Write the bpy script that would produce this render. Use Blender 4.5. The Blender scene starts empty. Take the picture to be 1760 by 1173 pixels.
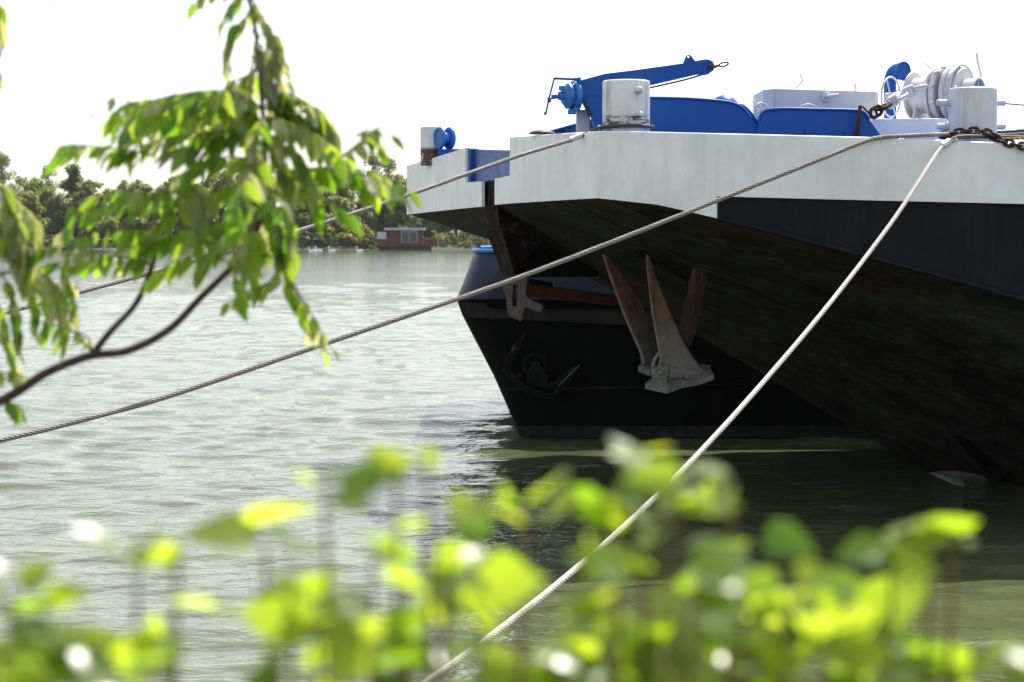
import bpy, bmesh, math, random
import numpy as np
from mathutils import Vector, Matrix, Euler
from mathutils.bvhtree import BVHTree
PI = math.pi
R = math.radians
sc = bpy.context.scene
COL = sc.collection
random.seed(11)

# ------------------------------------------------------------------ camera
CAM_H = 3.15
FPX = 3422.0
PITCH = math.atan((586.5 - 398.0) / FPX)
cam_d = bpy.data.cameras.new('camera')
cam = bpy.data.objects.new('camera', cam_d); COL.objects.link(cam)
cam.location = (0, 0, CAM_H)
cam.rotation_euler = (PI / 2 - PITCH, 0, 0)
cam_d.sensor_width = 36.0
cam_d.lens = FPX / 1760.0 * 36.0
cam_d.clip_start = 0.05
cam_d.clip_end = 3000
cam_d.dof.use_dof = True
cam_d.dof.focus_distance = 21.5
cam_d.dof.aperture_fstop = 3.4
sc.camera = cam

# ------------------------------------------------------------------ world, sun, exposure
SUN_EL, SUN_ROT = R(56), R(27)
w = bpy.data.worlds.new('World'); sc.world = w; w.use_nodes = True
nt = w.node_tree; nt.nodes.clear()
out = nt.nodes.new('ShaderNodeOutputWorld'); bg = nt.nodes.new('ShaderNodeBackground')
sky = nt.nodes.new('ShaderNodeTexSky'); sky.sky_type = 'NISHITA'; sky.sun_disc = False
sky.sun_elevation = SUN_EL; sky.sun_rotation = SUN_ROT
sky.air_density = 1.0; sky.dust_density = 1.9; sky.ozone_density = 1.0
hs = nt.nodes.new('ShaderNodeHueSaturation'); hs.inputs['Saturation'].default_value = 0.55
nt.links.new(sky.outputs[0], hs.inputs['Color']); gm = nt.nodes.new('ShaderNodeGamma'); gm.inputs[1].default_value = 0.75
nt.links.new(hs.outputs[0], gm.inputs[0]); # low sky dimmed by a height ramp; higher sky stays bright to light things
tc0 = nt.nodes.new('ShaderNodeTexCoord'); sz0 = nt.nodes.new('ShaderNodeSeparateXYZ'); mr0 = nt.nodes.new('ShaderNodeMapRange')
mr0.inputs[1].default_value = .10; mr0.inputs[2].default_value = .40; mr0.inputs[3].default_value = .96; mr0.inputs[4].default_value = 1.0
vm0 = nt.nodes.new('ShaderNodeVectorMath'); vm0.operation = 'SCALE'
nt.links.new(tc0.outputs['Generated'], sz0.inputs[0]); nt.links.new(sz0.outputs[2], mr0.inputs[0])
nt.links.new(gm.outputs[0], vm0.inputs[0]); nt.links.new(mr0.outputs[0], vm0.inputs['Scale'])
nt.links.new(vm0.outputs[0], bg.inputs[0])
bg.inputs[1].default_value = 0.15
nt.links.new(bg.outputs[0], out.inputs[0])
sl = bpy.data.lights.new('sun', 'SUN'); sl.energy = 3.4; sl.angle = R(0.5); sl.color = (1.0, 0.95, 0.87)
so = bpy.data.objects.new('sun', sl); COL.objects.link(so)
sun_dir = Vector((math.sin(SUN_ROT) * math.cos(SUN_EL), math.cos(SUN_ROT) * math.cos(SUN_EL), math.sin(SUN_EL)))
so.rotation_euler = sun_dir.to_track_quat('Z', 'Y').to_euler()
so.location = (20, 40, 60)
sc.view_settings.view_transform = 'Standard'; sc.view_settings.look = 'None'
sc.view_settings.exposure = 1.40; sc.view_settings.gamma = 1.0
sc.render.engine = 'CYCLES'
sc.cycles.max_bounces = 8; sc.cycles.transparent_max_bounces = 8
sc.cycles.use_denoising = True

# ------------------------------------------------------------------ helpers
def W(px, py, d):
    """point of the place seen at pixel (px, py) of the 1760 wide photograph, d metres ahead"""
    x = (px - 880.0) / FPX; y = (586.5 - py) / FPX
    c, s = math.cos(PITCH), math.sin(PITCH)
    f = c + y * s; u = y * c - s
    t = d / f
    return Vector((x * t, d, CAM_H + u * t))

ORIG = {}
class MB:
    def __init__(self): self.v = []; self.f = []; self.sm = []
    def add(self, vs, fs, smooth=False):
        o = len(self.v); self.v += [Vector(p) for p in vs]
        for f in fs: self.f.append(tuple(o + i for i in f)); self.sm.append(smooth)
        return self
    def box(self, c, s, rot=None):
        m = rot or Matrix.Identity(3); c = Vector(c)
        vs = [c + m @ Vector((sx * s[0] / 2, sy * s[1] / 2, sz * s[2] / 2)) for sx in (-1, 1) for sy in (-1, 1) for sz in (-1, 1)]
        return self.add(vs, [(0, 1, 3, 2), (4, 6, 7, 5), (0, 4, 5, 1), (2, 3, 7, 6), (0, 2, 6, 4), (1, 5, 7, 3)])
    def loft(self, rings, cap=True, smooth=False, closed=True):
        n = len(rings[0]); vs = [p for r in rings for p in r]; fs = []
        for i in range(len(rings) - 1):
            for j in range(n if closed else n - 1):
                k = (j + 1) % n
                fs.append((i * n + j, i * n + k, (i + 1) * n + k, (i + 1) * n + j))
        self.add(vs, fs, smooth)
        if cap and closed:
            self.add(rings[0], [tuple(range(n))[::-1]]); self.add(rings[-1], [tuple(range(n))])
        return self
    def prism(self, pts, ext):
        e = Vector(ext); pts = [Vector(p) for p in pts]
        return self.loft([pts, [p + e for p in pts]])
    def tube(self, pts, r, n=8, cap=True, smooth=True):
        pts = [Vector(p) for p in pts]; rings = []
        rs = r if isinstance(r, (list, tuple)) else [r] * len(pts)
        t0 = (pts[1] - pts[0]).normalized()
        a = t0.orthogonal().normalized()
        for i, p in enumerate(pts):
            t = (pts[min(i + 1, len(pts) - 1)] - pts[max(i - 1, 0)])
            if t.length < 1e-9: t = t0
            t = t.normalized(); a = (a - t * a.dot(t))
            a = a.normalized() if a.length > 1e-6 else t.orthogonal().normalized()
            b = t.cross(a)
            rings.append([p + (a * math.cos(2 * PI * k / n) + b * math.sin(2 * PI * k / n)) * rs[i] for k in range(n)])
        return self.loft(rings, cap, smooth)
    def lathe(self, o, axis, prof, n=32, smooth=True):
        """prof: (radius, distance along axis)"""
        o = Vector(o); ax = Vector(axis).normalized(); a = ax.orthogonal().normalized(); b = ax.cross(a)
        rings = [[o + ax * h + (a * math.cos(2 * PI * k / n) + b * math.sin(2 * PI * k / n)) * max(r, 1e-4) for k in range(n)] for r, h in prof]
        for i in range(len(rings) - 1): self.loft([rings[i], rings[i + 1]], False, smooth)
        return self.add(rings[0], [tuple(range(n))[::-1]]).add(rings[-1], [tuple(range(n))])
    def torus(self, o, axis, R_, r, n=32, m=8, arc=None):
        o = Vector(o); ax = Vector(axis).normalized()
        a = (Vector((0, 0, 1)) - ax * ax.z); a = a.normalized() if a.length > 1e-3 else Vector((1, 0, 0)); b = ax.cross(a)
        a0, a1 = arc or (0, 2 * PI); full = arc is None
        rings = []
        for i in range(n + 1):
            t = a0 + (a1 - a0) * i / n; rd = a * math.cos(t) + b * math.sin(t)
            rings.append([o + rd * (R_ + r * math.cos(2 * PI * k / m)) + ax * r * math.sin(2 * PI * k / m) for k in range(m)])
        return self.loft(rings, not full, True)
    def sphere(self, c, r, n=16, m=10, zmin=-1):
        c = Vector(c); rr = r if isinstance(r, (tuple, list)) else (r, r, r)
        rings = []
        for i in range(m + 1):
            a = -PI / 2 + PI * i / m
            if math.sin(a) < zmin - 1e-6: continue
            ca = max(math.cos(a), 1e-3)
            rings.append([c + Vector((rr[0] * ca * math.cos(2 * PI * k / n), rr[1] * ca * math.sin(2 * PI * k / n), rr[2] * math.sin(a))) for k in range(n)])
        return self.loft(rings, True, True)
    def plate(self, outer, holes, ext):
        """flat plate with holes, thickened by the vector ext"""
        bm = bmesh.new(); es = []
        for lp in [outer] + list(holes):
            vs = [bm.verts.new(p) for p in lp]
            for i in range(len(vs)): es.append(bm.edges.new((vs[i], vs[(i + 1) % len(vs)])))
        bmesh.ops.triangle_fill(bm, use_beauty=True, use_dissolve=False, edges=es)
        g = bmesh.ops.extrude_face_region(bm, geom=list(bm.faces))
        bmesh.ops.translate(bm, vec=Vector(ext), verts=[e for e in g['geom'] if isinstance(e, bmesh.types.BMVert)])
        bm.verts.index_update()
        self.add([v.co.copy() for v in bm.verts], [tuple(v.index for v in f.verts) for f in bm.faces]); bm.free()
        return self
    def build(self, name, mat, parent=None, bevel=0, loc=None, solid=0, weld=False, fix=True):
        me = bpy.data.meshes.new(name)
        o = bpy.data.objects.new(name, me)
        org = ORIG.get(parent.name, Vector()) if parent else Vector(loc or (0, 0, 0))
        me.from_pydata([p - org for p in self.v], [], self.f)
        me.polygons.foreach_set('use_smooth', self.sm)
        if fix:
            bm = bmesh.new(); bm.from_mesh(me)
            if weld: bmesh.ops.remove_doubles(bm, verts=bm.verts, dist=1e-4)
            bmesh.ops.recalc_face_normals(bm, faces=bm.faces); bm.to_mesh(me); bm.free()
        me.materials.append(mat)
        COL.objects.link(o)
        if parent: o.parent = parent
        else: o.location = org
        ORIG[o.name] = org
        if solid:
            m = o.modifiers.new('solid', 'SOLIDIFY'); m.thickness = solid; m.offset = -1
        if bevel:
            m = o.modifiers.new('bevel', 'BEVEL'); m.width = bevel; m.segments = 2; m.limit_method = 'ANGLE'; m.angle_limit = R(40)
            m.harden_normals = False
        return o

def tag(o, label=None, cat=None, group=None, kind=None):
    if label: o['label'] = label
    if cat: o['category'] = cat
    if group: o['group'] = group
    if kind: o['kind'] = kind
    return o
def thing(name, loc, label, cat, group=None):
    o = bpy.data.objects.new(name, None); COL.objects.link(o); o.location = loc
    o.empty_display_size = 0.2
    ORIG[o.name] = Vector(loc)
    return tag(o, label, cat, group)
def dup(root, loc=None, rot=None, scale=None, label=None, group=None):
    r = root.copy(); COL.objects.link(r)
    if loc is not None: r.location = loc
    if rot is not None: r.rotation_euler = rot
    if scale is not None: r.scale = scale
    if label: r['label'] = label
    if group: r['group'] = group
    for ch in list(root.children):
        c = ch.copy(); COL.objects.link(c); c.parent = r
        for g in ch.children:
            d = g.copy(); COL.objects.link(d); d.parent = c
    return r
def spline(pts, per=8):
    """Catmull-Rom through points"""
    pts = [Vector(p) for p in pts]; out_ = []
    for i in range(len(pts) - 1):
        p0 = pts[i - 1] if i else pts[0] * 2 - pts[1]; p1 = pts[i]; p2 = pts[i + 1]
        p3 = pts[i + 2] if i + 2 < len(pts) else p2 * 2 - p1
        for k in range(per):
            t = k / per
            out_.append(0.5 * ((2 * p1) + (p2 - p0) * t + (2 * p0 - 5 * p1 + 4 * p2 - p3) * t * t + (3 * p1 - p0 - 3 * p2 + p3) * t ** 3))
    out_.append(pts[-1]); return out_
def resample(pts, n):
    pts = [Vector(p) for p in pts]; L = [0.0]
    for i in range(1, len(pts)): L.append(L[-1] + (pts[i] - pts[i - 1]).length)
    out_ = []; j = 0
    for i in range(n + 1):
        s = L[-1] * i / n
        while j < len(pts) - 2 and L[j + 1] < s: j += 1
        out_.append(pts[j].lerp(pts[j + 1], (s - L[j]) / max(L[j + 1] - L[j], 1e-9)))
    return out_

# ------------------------------------------------------------------ materials
def new_mat(name):
    m = bpy.data.materials.new(name); m.use_nodes = True
    return m, m.node_tree, m.node_tree.nodes['Principled BSDF']
def nd(t, typ, **kw):
    n = t.nodes.new(typ)
    for k, v in kw.items(): setattr(n, k, v)
    return n
def noise(t, coord, scale, vscale=(1, 1, 1), detail=5, rough=0.6, dist=0.0):
    mp = nd(t, 'ShaderNodeMapping'); mp.inputs['Scale'].default_value = vscale
    t.links.new(coord, mp.inputs[0])
    n = nd(t, 'ShaderNodeTexNoise'); n.inputs['Scale'].default_value = scale; n.inputs['Detail'].default_value = detail
    n.inputs['Roughness'].default_value = rough; n.inputs['Distortion'].default_value = dist
    t.links.new(mp.outputs[0], n.inputs['Vector']); return n.outputs['Fac']
def ramp(t, fac, a, b, ca=0.0, cb=1.0):
    r = nd(t, 'ShaderNodeMapRange'); r.inputs[1].default_value = a; r.inputs[2].default_value = b
    r.inputs[3].default_value = ca; r.inputs[4].default_value = cb
    t.links.new(fac, r.inputs[0]); return r.outputs[0]
def mix(t, fac, a, b):
    m = nd(t, 'ShaderNodeMix', data_type='RGBA')
    for s, v in ((m.inputs[0], fac), (m.inputs[6], a), (m.inputs[7], b)):
        if isinstance(v, (int, float)): s.default_value = v
        elif isinstance(v, tuple): s.default_value = (*v, 1)
        else: t.links.new(v, s)
    return m.outputs[2]
def mul(t, a, b):
    m = nd(t, 'ShaderNodeMath', operation='MULTIPLY')
    for s, v in ((m.inputs[0], a), (m.inputs[1], b)):
        if isinstance(v, (int, float)): s.default_value = v
        else: t.links.new(v, s)
    return m.outputs[0]
def bump(t, b, h, strength, dist=0.02):
    n = nd(t, 'ShaderNodeBump'); n.inputs['Strength'].default_value = strength; n.inputs['Distance'].default_value = dist
    t.links.new(h, n.inputs['Height']); t.links.new(n.outputs[0], b.inputs['Normal'])
RUST = (0.085, 0.030, 0.014)

def paint(name, base, rough=0.4, streak=0.35, streak_col=(0.25, 0.23, 0.19), rust=0.0, rust_th=0.62, var=0.12, rust_band=None, bumps=0.12, spec=.5):
    m, t, b = new_mat(name)
    tc = nd(t, 'ShaderNodeTexCoord'); ob = tc.outputs['Object']
    c = mix(t, ramp(t, noise(t, ob, 1.3, detail=6), .3, .7), tuple(x * (1 - var) for x in base), tuple(min(1, x * (1 + var)) for x in base))
    if streak:
        s = ramp(t, noise(t, ob, 9, (1, 1, .09), 6, .65), .45, .7)
        s2 = ramp(t, noise(t, ob, 1.1, (1, 1, .7), 3), .35, .65)
        c = mix(t, mul(t, mul(t, s, s2), streak), c, streak_col)
        sp = ramp(t, noise(t, ob, 42, (1, 1, .8), 3, .7), .66, .74)
        c = mix(t, mul(t, sp, streak * .7), c, streak_col)
    if rust:
        f = ramp(t, noise(t, ob, 7, (1, 1, 1.6), 8, .75, .4), rust_th, rust_th + .05)
        c = mix(t, mul(t, f, rust), c, RUST)
    if rust_band:
        sx = nd(t, 'ShaderNodeSeparateXYZ'); t.links.new(tc.outputs['Generated'], sx.inputs[0])
        lo, hi, th, vs = rust_band
        up = ramp(t, sx.outputs[2], lo, lo + .04); dn = ramp(t, sx.outputs[2], hi, hi - .08)
        f = ramp(t, noise(t, ob, 9, vs, 8, .8, .6), th, th + .04)
        c = mix(t, mul(t, mul(t, up, dn), f), c, (0.07, 0.025, 0.012))
    b.inputs['Specular IOR Level'].default_value = spec
    t.links.new(c, b.inputs['Base Color'])
    rr = ramp(t, noise(t, ob, 5, detail=4), .3, .7, rough * .8, min(1, rough * 1.35)); t.links.new(rr, b.inputs['Roughness'])
    bump(t, b, noise(t, ob, 3.0, detail=5), bumps, .03)
    return m
def metal(name, base, rough=.45, metallic=.8, var=.3, scale=20):
    m, t, b = new_mat(name)
    ob = nd(t, 'ShaderNodeTexCoord').outputs['Object']
    n = noise(t, ob, scale, detail=6)
    t.links.new(mix(t, n, tuple(x * (1 - var) for x in base), tuple(min(1, x * (1 + var)) for x in base)), b.inputs['Base Color'])
    b.inputs['Roughness'].default_value = rough; b.inputs['Metallic'].default_value = metallic
    bump(t, b, n, .15, .01)
    return m
M = {}
M['white'] = paint('weathered_white_paint', (.80, .81, .815), .38, .30, (.30, .27, .22), rust=.6, rust_th=.715, bumps=.3)
M['white_clean'] = paint('clean_white_paint', (.54, .545, .56), .42, .35, rust=.5, rust_th=.74)
M['bollard_white'] = paint('streaked_white_paint', (.74, .73, .70), .45, .95, (.16, .15, .12), rust_band=(.14, .42, .485, (.55, .55, 3.2)))
M['bollard_grey'] = paint('greyed_white_paint', (.60, .60, .59), .5, .6, (.22, .20, .17))
M['bollard_rusty'] = paint('rusty_base_white_paint', (.70, .70, .69), .45, .5, rust_band=(-.1, .48, .40, (1, 1, 1)))
M['blue'] = paint('glossy_blue_paint', (.001, .074, .30), .40, .12, (.03, .08, .18), var=.10, spec=.28, rust=.6, rust_th=.755)
M['blue_light'] = paint('worn_blue_paint', (.012, .145, .44), .4, .25, (.12, .22, .40), rust=.6, rust_th=.74)
M['black_side'] = paint('blue_black_hull_paint', (.0045, .005, .009), .5, .4, (.04, .035, .03), rust=.35, rust_th=.66, bumps=.15, spec=.14)
M['black'] = paint('black_hull_paint', (.0035, .0035, .0036), .65, .5, (.012, .011, .009), rust=.2, rust_th=.66, spec=.06)
M['navy'] = paint('dark_blue_grey_paint', (.010, .016, .040), .4, .3, (.03, .035, .05), bumps=.3, spec=.3)
M['stem'] = paint('rusty_black_steel', (.007, .005, .005), .75, .4, (.02, .012, .008), rust=.9, rust_th=.55, spec=.05)

def underside():
    m, t, b = new_mat('scraped_bottom_paint')
    ob = nd(t, 'ShaderNodeTexCoord').outputs['Object']
    c = mix(t, ramp(t, noise(t, ob, 2.0, (.35, 1, 1), 7, .7), .36, .64), (.005, .005, .0045), (.036, .036, .028))
    scr = ramp(t, noise(t, ob, 9, (.10, .9, 1.3), 7, .75, .3), .54, .64)
    c = mix(t, mul(t, scr, .4), c, (.095, .093, .074))
    rs = ramp(t, noise(t, ob, 1.1, (.45, 1, 1.6), 7, .7), .54, .66)
    c = mix(t, mul(t, rs, .6), c, (.050, .017, .009))
    dk = ramp(t, noise(t, ob, 6, (.16, .8, 1), 6, .7, .5), .56, .62)
    c = mix(t, mul(t, dk, .8), c, (.006, .006, .006))
    t.links.new(c, b.inputs['Base Color']); b.inputs['Roughness'].default_value = .8; b.inputs['Specular IOR Level'].default_value = .15
    bump(t, b, noise(t, ob, 4, (.4, 1, 1), 7), .25, .03)
    return m
M['bottom'] = underside()

def rusty(name, ca, cb, cc, scale=5):
    m, t, b = new_mat(name)
    ob = nd(t, 'ShaderNodeTexCoord').outputs['Object']
    c = mix(t, ramp(t, noise(t, ob, scale, detail=7, rough=.7), .36, .64), ca, cb)
    c = mix(t, ramp(t, noise(t, ob, scale * 6, detail=4, rough=.7), .52, .66), c, cc)
    t.links.new(c, b.inputs['Base Color']); b.inputs['Roughness'].default_value = .8; b.inputs['Specular IOR Level'].default_value = .25
    bump(t, b, noise(t, ob, scale * 8, detail=5), .4, .008)
    return m
M['rust'] = rusty('rusted_steel', (.036, .015, .009), (.072, .033, .017), (.02, .011, .008))
M['rust_red'] = rusty('red_brown_rust', (.07, .018, .011), (.10, .034, .02), (.03, .012, .01))
M['galv'] = rusty('weathered_galvanised_iron', (.10, .096, .082), (.17, .162, .145), (.06, .056, .045))
M['dark_iron'] = rusty('blackened_iron', (.0022, .0022, .0025), (.005, .005, .0055), (.002, .002, .002))
def fluke_mat():
    m, t, b = new_mat('rust_to_galvanised_fluke')
    tc = nd(t, 'ShaderNodeTexCoord'); ob = tc.outputs['Object']
    sx = nd(t, 'ShaderNodeSeparateXYZ'); t.links.new(tc.outputs['Generated'], sx.inputs[0])
    n = noise(t, ob, 5, (1, 1, .5), 7, .7)
    a = nd(t, 'ShaderNodeMath', operation='ADD'); t.links.new(sx.outputs[2], a.inputs[0])
    t.links.new(ramp(t, n, .3, .7, -.25, .25), a.inputs[1])
    gal = mix(t, noise(t, ob, 28, detail=5), (.055, .046, .034), (.225, .205, .17))
    rus = mix(t, ramp(t, noise(t, ob, 9, (1, 1, .4), 6), .35, .65), (.075, .034, .02), (.19, .09, .048))
    c = mix(t, ramp(t, a.outputs[0], .22, .55), gal, rus)
    t.links.new(c, b.inputs['Base Color']); b.inputs['Roughness'].default_value = .75
    bump(t, b, noise(t, ob, 30, detail=6), .8, .012)
    return m
M['fluke'] = fluke_mat()
M['wire'] = metal('galvanised_wire_rope', (.27, .24, .225), .55, .15)
M['wire_core'] = metal('greasy_shade_core', (.075, .066, .06), .8, .1)  # greasy core, kept dark to paint shade into the strand grooves
M['wire_dark'] = metal('greased_wire_rope', (.10, .09, .09), .5, .4)
M['wire_light'] = metal('pale_wire_rope', (.60, .53, .49), .6, .1)
M['ferrule'] = metal('aluminium_ferrule', (.62, .60, .57), .42, .6)
M['chain_dark'] = rusty('dark_maroon_chain', (.020, .008, .010), (.05, .020, .022), (.12, .09, .08), 12)
M['yellow'] = paint('yellow_rope', (.60, .36, .04), .8, 0)
M['rubber'] = paint('black_rubber', (.02, .02, .02), .6, 0)

def leaf_mat(name, c1, c2, tc1, tc2, rough=.35, spec=.5, trans=.55):
    m, t, b = new_mat(name)
    geo = nd(t, 'ShaderNodeNewGeometry'); rnd = geo.outputs['Random Per Island']
    base = mix(t, rnd, c1, c2)
    t.links.new(base, b.inputs['Base Color']); b.inputs['Roughness'].default_value = rough
    b.inputs['Specular IOR Level'].default_value = spec
    tr = nd(t, 'ShaderNodeBsdfTranslucent'); t.links.new(mix(t, rnd, tc1, tc2), tr.inputs[0])
    mx = nd(t, 'ShaderNodeMixShader'); mx.inputs[0].default_value = trans
    t.links.new(b.outputs[0], mx.inputs[1]); t.links.new(tr.outputs[0], mx.inputs[2])
    t.links.new(mx.outputs[0], t.nodes['Material Output'].inputs[0])
    return m
M['leaf'] = leaf_mat('pinnate_leaf', (.055, .115, .018), (.12, .16, .04), (.20, .46, .015), (.52, .68, .05), .3, .7, .6)
M['leaf_pale'] = leaf_mat('pale_glint_leaf', (.16, .18, .08), (.24, .24, .12), (.48, .54, .14), (.66, .62, .24), .3, .6, .5)  # lighter leaf colour painting the sun's highlights on some leaves
M['shrub_leaf'] = leaf_mat('shrub_leaf', (.07, .15, .025), (.14, .19, .04), (.22, .46, .012), (.68, .80, .04), .32, .75, .58)
M['bark'] = rusty('brown_bark', (.055, .035, .030), (.10, .065, .055), (.04, .025, .02), 20)
M['stem_green'] = rusty('reddish_green_stem', (.15, .12, .05), (.22, .13, .06), (.10, .09, .03), 20)
FAR = []
for k, (a, b_) in enumerate((((.095, .13, .036), (.20, .23, .07)), ((.13, .15, .055), (.25, .26, .09)), ((.065, .095, .036), (.13, .16, .055)), ((.14, .155, .085), (.23, .24, .13)), ((.17, .17, .045), (.29, .27, .08)))):
    FAR.append(leaf_mat('far_foliage_%s' % 'abcde'[k], a, b_, tuple(min(1, 2.0 * v) for v in a), tuple(min(1, 2.0 * v) for v in b_), .6, .15, .55))
M['trunk'] = rusty('grey_brown_trunk', (.07, .06, .05), (.11, .095, .08), (.05, .04, .035), 2)

def water_mat():
    m, t, b = new_mat('turbid_green_river_water')
    ob = nd(t, 'ShaderNodeTexCoord').outputs['Object']
    c = mix(t, ramp(t, noise(t, ob, .35, (.5, 1, 1), 3), .3, .7), (.068, .081, .036), (.088, .102, .047))
    t.links.new(c, b.inputs['Base Color'])
    b.inputs['Roughness'].default_value = .06; b.inputs['IOR'].default_value = 1.36
    h1 = noise(t, ob, 3.0, (.55, 1, 1), 3, .6, .5); h2 = noise(t, ob, 11, (.6, 1, 1), 2, .5, .3)
    ad = nd(t, 'ShaderNodeMath', operation='MULTIPLY_ADD'); t.links.new(h2, ad.inputs[0]); ad.inputs[1].default_value = .22; t.links.new(h1, ad.inputs[2])
    bump(t, b, ad.outputs[0], .42, .10)
    return m
M['water'] = water_mat()
def ground_mat(name, a, b_, scale=2):
    m, t, b = new_mat(name)
    ob = nd(t, 'ShaderNodeTexCoord').outputs['Object']
    n = noise(t, ob, scale, detail=8, rough=.7)
    t.links.new(mix(t, ramp(t, n, .3, .7), a, b_), b.inputs['Base Color']); b.inputs['Roughness'].default_value = .95
    bump(t, b, n, .6, .05); return m
M['bank'] = ground_mat('grassy_bank', (.035, .045, .018), (.09, .085, .045))
M['far_bank'] = ground_mat('far_bank_ground', (.020, .026, .012), (.045, .05, .024), .3)

# ------------------------------------------------------------------ setting: water, banks
def make_water():
    d = np.concatenate([np.array([1.0, 4.0, 6.5]), np.exp(np.arange(math.log(8.5), math.log(360), .0040)), np.array([380., 450., 700., 1500.])])
    uf = np.linspace(-.33, .33, 430)
    side = .33 + .06 * (1.28 ** np.arange(1, 17) - 1)
    u = np.concatenate([-side[::-1], uf, side])
    D, U = np.meshgrid(d, u, indexing='ij')
    X = U * (D + 6); Y = D.copy(); Z = np.zeros_like(X)
    rng = np.random.RandomState(5)
    step = np.gradient(d)[:, None] * np.ones_like(U)
    su = np.abs(np.gradient(u))[None, :] * (D + 6)
    step = np.maximum(step, su)
    for i in range(70):
        lam = math.exp(rng.uniform(math.log(.28), math.log(2.2)))
        th = rng.normal(R(-84), R(27))
        k = 2 * PI / lam
        amp = .0033 * lam ** .75
        ph = rng.uniform(0, 2 * PI)
        fade = np.clip((lam / (3.2 * step) - .6) / .8, 0, 1)
        arg = k * (math.cos(th) * X + math.sin(th) * Y) + ph + 1.2 * np.sin(.23 * X + .17 * Y + i)
        s = np.sin(arg)
        Z += amp * fade * (s + .25 * np.cos(2 * arg))
    # calmer patches where the wind does not reach
    gust = .72 + .28 * np.sin(.21 * X + .5 * np.sin(.13 * Y)) * np.sin(.16 * Y + .4 * np.sin(.19 * X))
    lee = 1 - .15 * np.clip((X + 1.5) / 4, 0, 1) * np.clip((31 - Y) / 3, 0, 1)
    Z *= gust * lee
    Z[Y > 340] = 0
    nr, ncol = X.shape
    me = bpy.data.meshes.new('water'); me.vertices.add(nr * ncol)
    me.vertices.foreach_set('co', np.stack([X, Y, Z], -1).reshape(-1).astype(np.float32))
    idx = np.arange(nr * ncol).reshape(nr, ncol)
    q = np.stack([idx[:-1, :-1], idx[:-1, 1:], idx[1:, 1:], idx[1:, :-1]], -1).reshape(-1, 4)
    me.loops.add(q.size); me.loops.foreach_set('vertex_index', q.reshape(-1).astype(np.int32))
    me.polygons.add(len(q)); me.polygons.foreach_set('loop_start', (np.arange(len(q)) * 4).astype(np.int32))
    me.polygons.foreach_set('use_smooth', np.ones(len(q), bool))
    me.update(calc_edges=True); me.materials.append(M['water'])
    o = bpy.data.objects.new('water', me); COL.objects.link(o); tag(o, kind='structure')
make_water()

def grid_sheet(name, xs, ys, zf, mat):
    vs = [(x, y, zf(x, y)) for y in ys for x in xs]; n = len(xs)
    fs = [(j * n + i, j * n + i + 1, (j + 1) * n + i + 1, (j + 1) * n + i) for j in range(len(ys) - 1) for i in range(n - 1)]
    o = MB().add(vs, fs, True).build(name, mat, fix=False); return tag(o, kind='structure')
def near_z(x, y):
    yw = 7.6 + max(0, -x - 7) * 1.1
    t = min(max((yw - y) / 5.6, -.3), 1.0)
    return 1.5 * (t if t < 0 else t * t * (3 - 2 * t)) + .05 * math.sin(x * 2.1) * math.sin(y * 1.7) - (.02 if t > 0 else 0)
grid_sheet('near_bank', [-40 + i for i in range(81)], [-25 + .75 * i for i in range(75)], near_z, M['bank'])
def far_z(x, y):
    t = min(max((y - 339) / 10, -.2), 1); return 1.6 * t + .8 * min(max((y - 349) / 60, 0), 1) + .2 * math.sin(x * .31 + y * .2)
grid_sheet('far_bank', [-900 + 6 * i for i in range(301)], [335, 337, 339, 341, 344, 349, 360, 380, 420, 500, 700], far_z, M['far_bank'])

# ------------------------------------------------------------------ the big barge
barge = thing('cargo_barge', W(1060, 398, 24), 'large black barge with white bulwark band and blue deck fittings', 'barge')
TOP = [(703, 286, 29.0), (805, 254.5, 25.2), (833, 246.5, 24.25), (855, 241, 23.7), (881, 237, 22.9), (960, 231.5, 21.6), (1031, 227, 20.5), (1110, 228, 20.32), (1232, 231, 20.3), (1505, 238, 20.3), (1760, 249, 20.3)]
BOT = [(703, 369, 29.0), (805, 358, 25.2), (833, 355.5, 24.25), (855, 352.5, 23.7), (881, 350, 22.9), (960, 345, 21.6), (1031, 341, 20.5), (1130, 352, 20.32), (1232, 375.5, 20.3)]
LINE = [(1232, 338, 20.3), (1505, 345, 20.3), (1760, 351, 20.3)]
AFT = 34.0
topW = [W(*p) for p in TOP] ; topW.append(Vector((AFT, 20.3, topW[-1].z - .35)))
botW = [W(*p) for p in BOT]
lineW = [W(*p) for p in LINE]; lineW.append(Vector((AFT, 20.3, lineW[-1].z - .35)))

def zat(pts, x):
    for a, b in zip(pts, pts[1:]):
        if a.x <= x <= b.x: return a.z + (b.z - a.z) * (x - a.x) / max(b.x - a.x, 1e-9)
    return pts[-1].z if x > pts[-1].x else pts[0].z
def col_pt(seq, px):
    """interpolate a pixel list at px -> world"""
    for a, b in zip(seq, seq[1:]):
        if a[0] <= px <= b[0]:
            t = (px - a[0]) / (b[0] - a[0]); return W(px, a[1] + (b[1] - a[1]) * t, a[2] + (b[2] - a[2]) * t)
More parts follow.
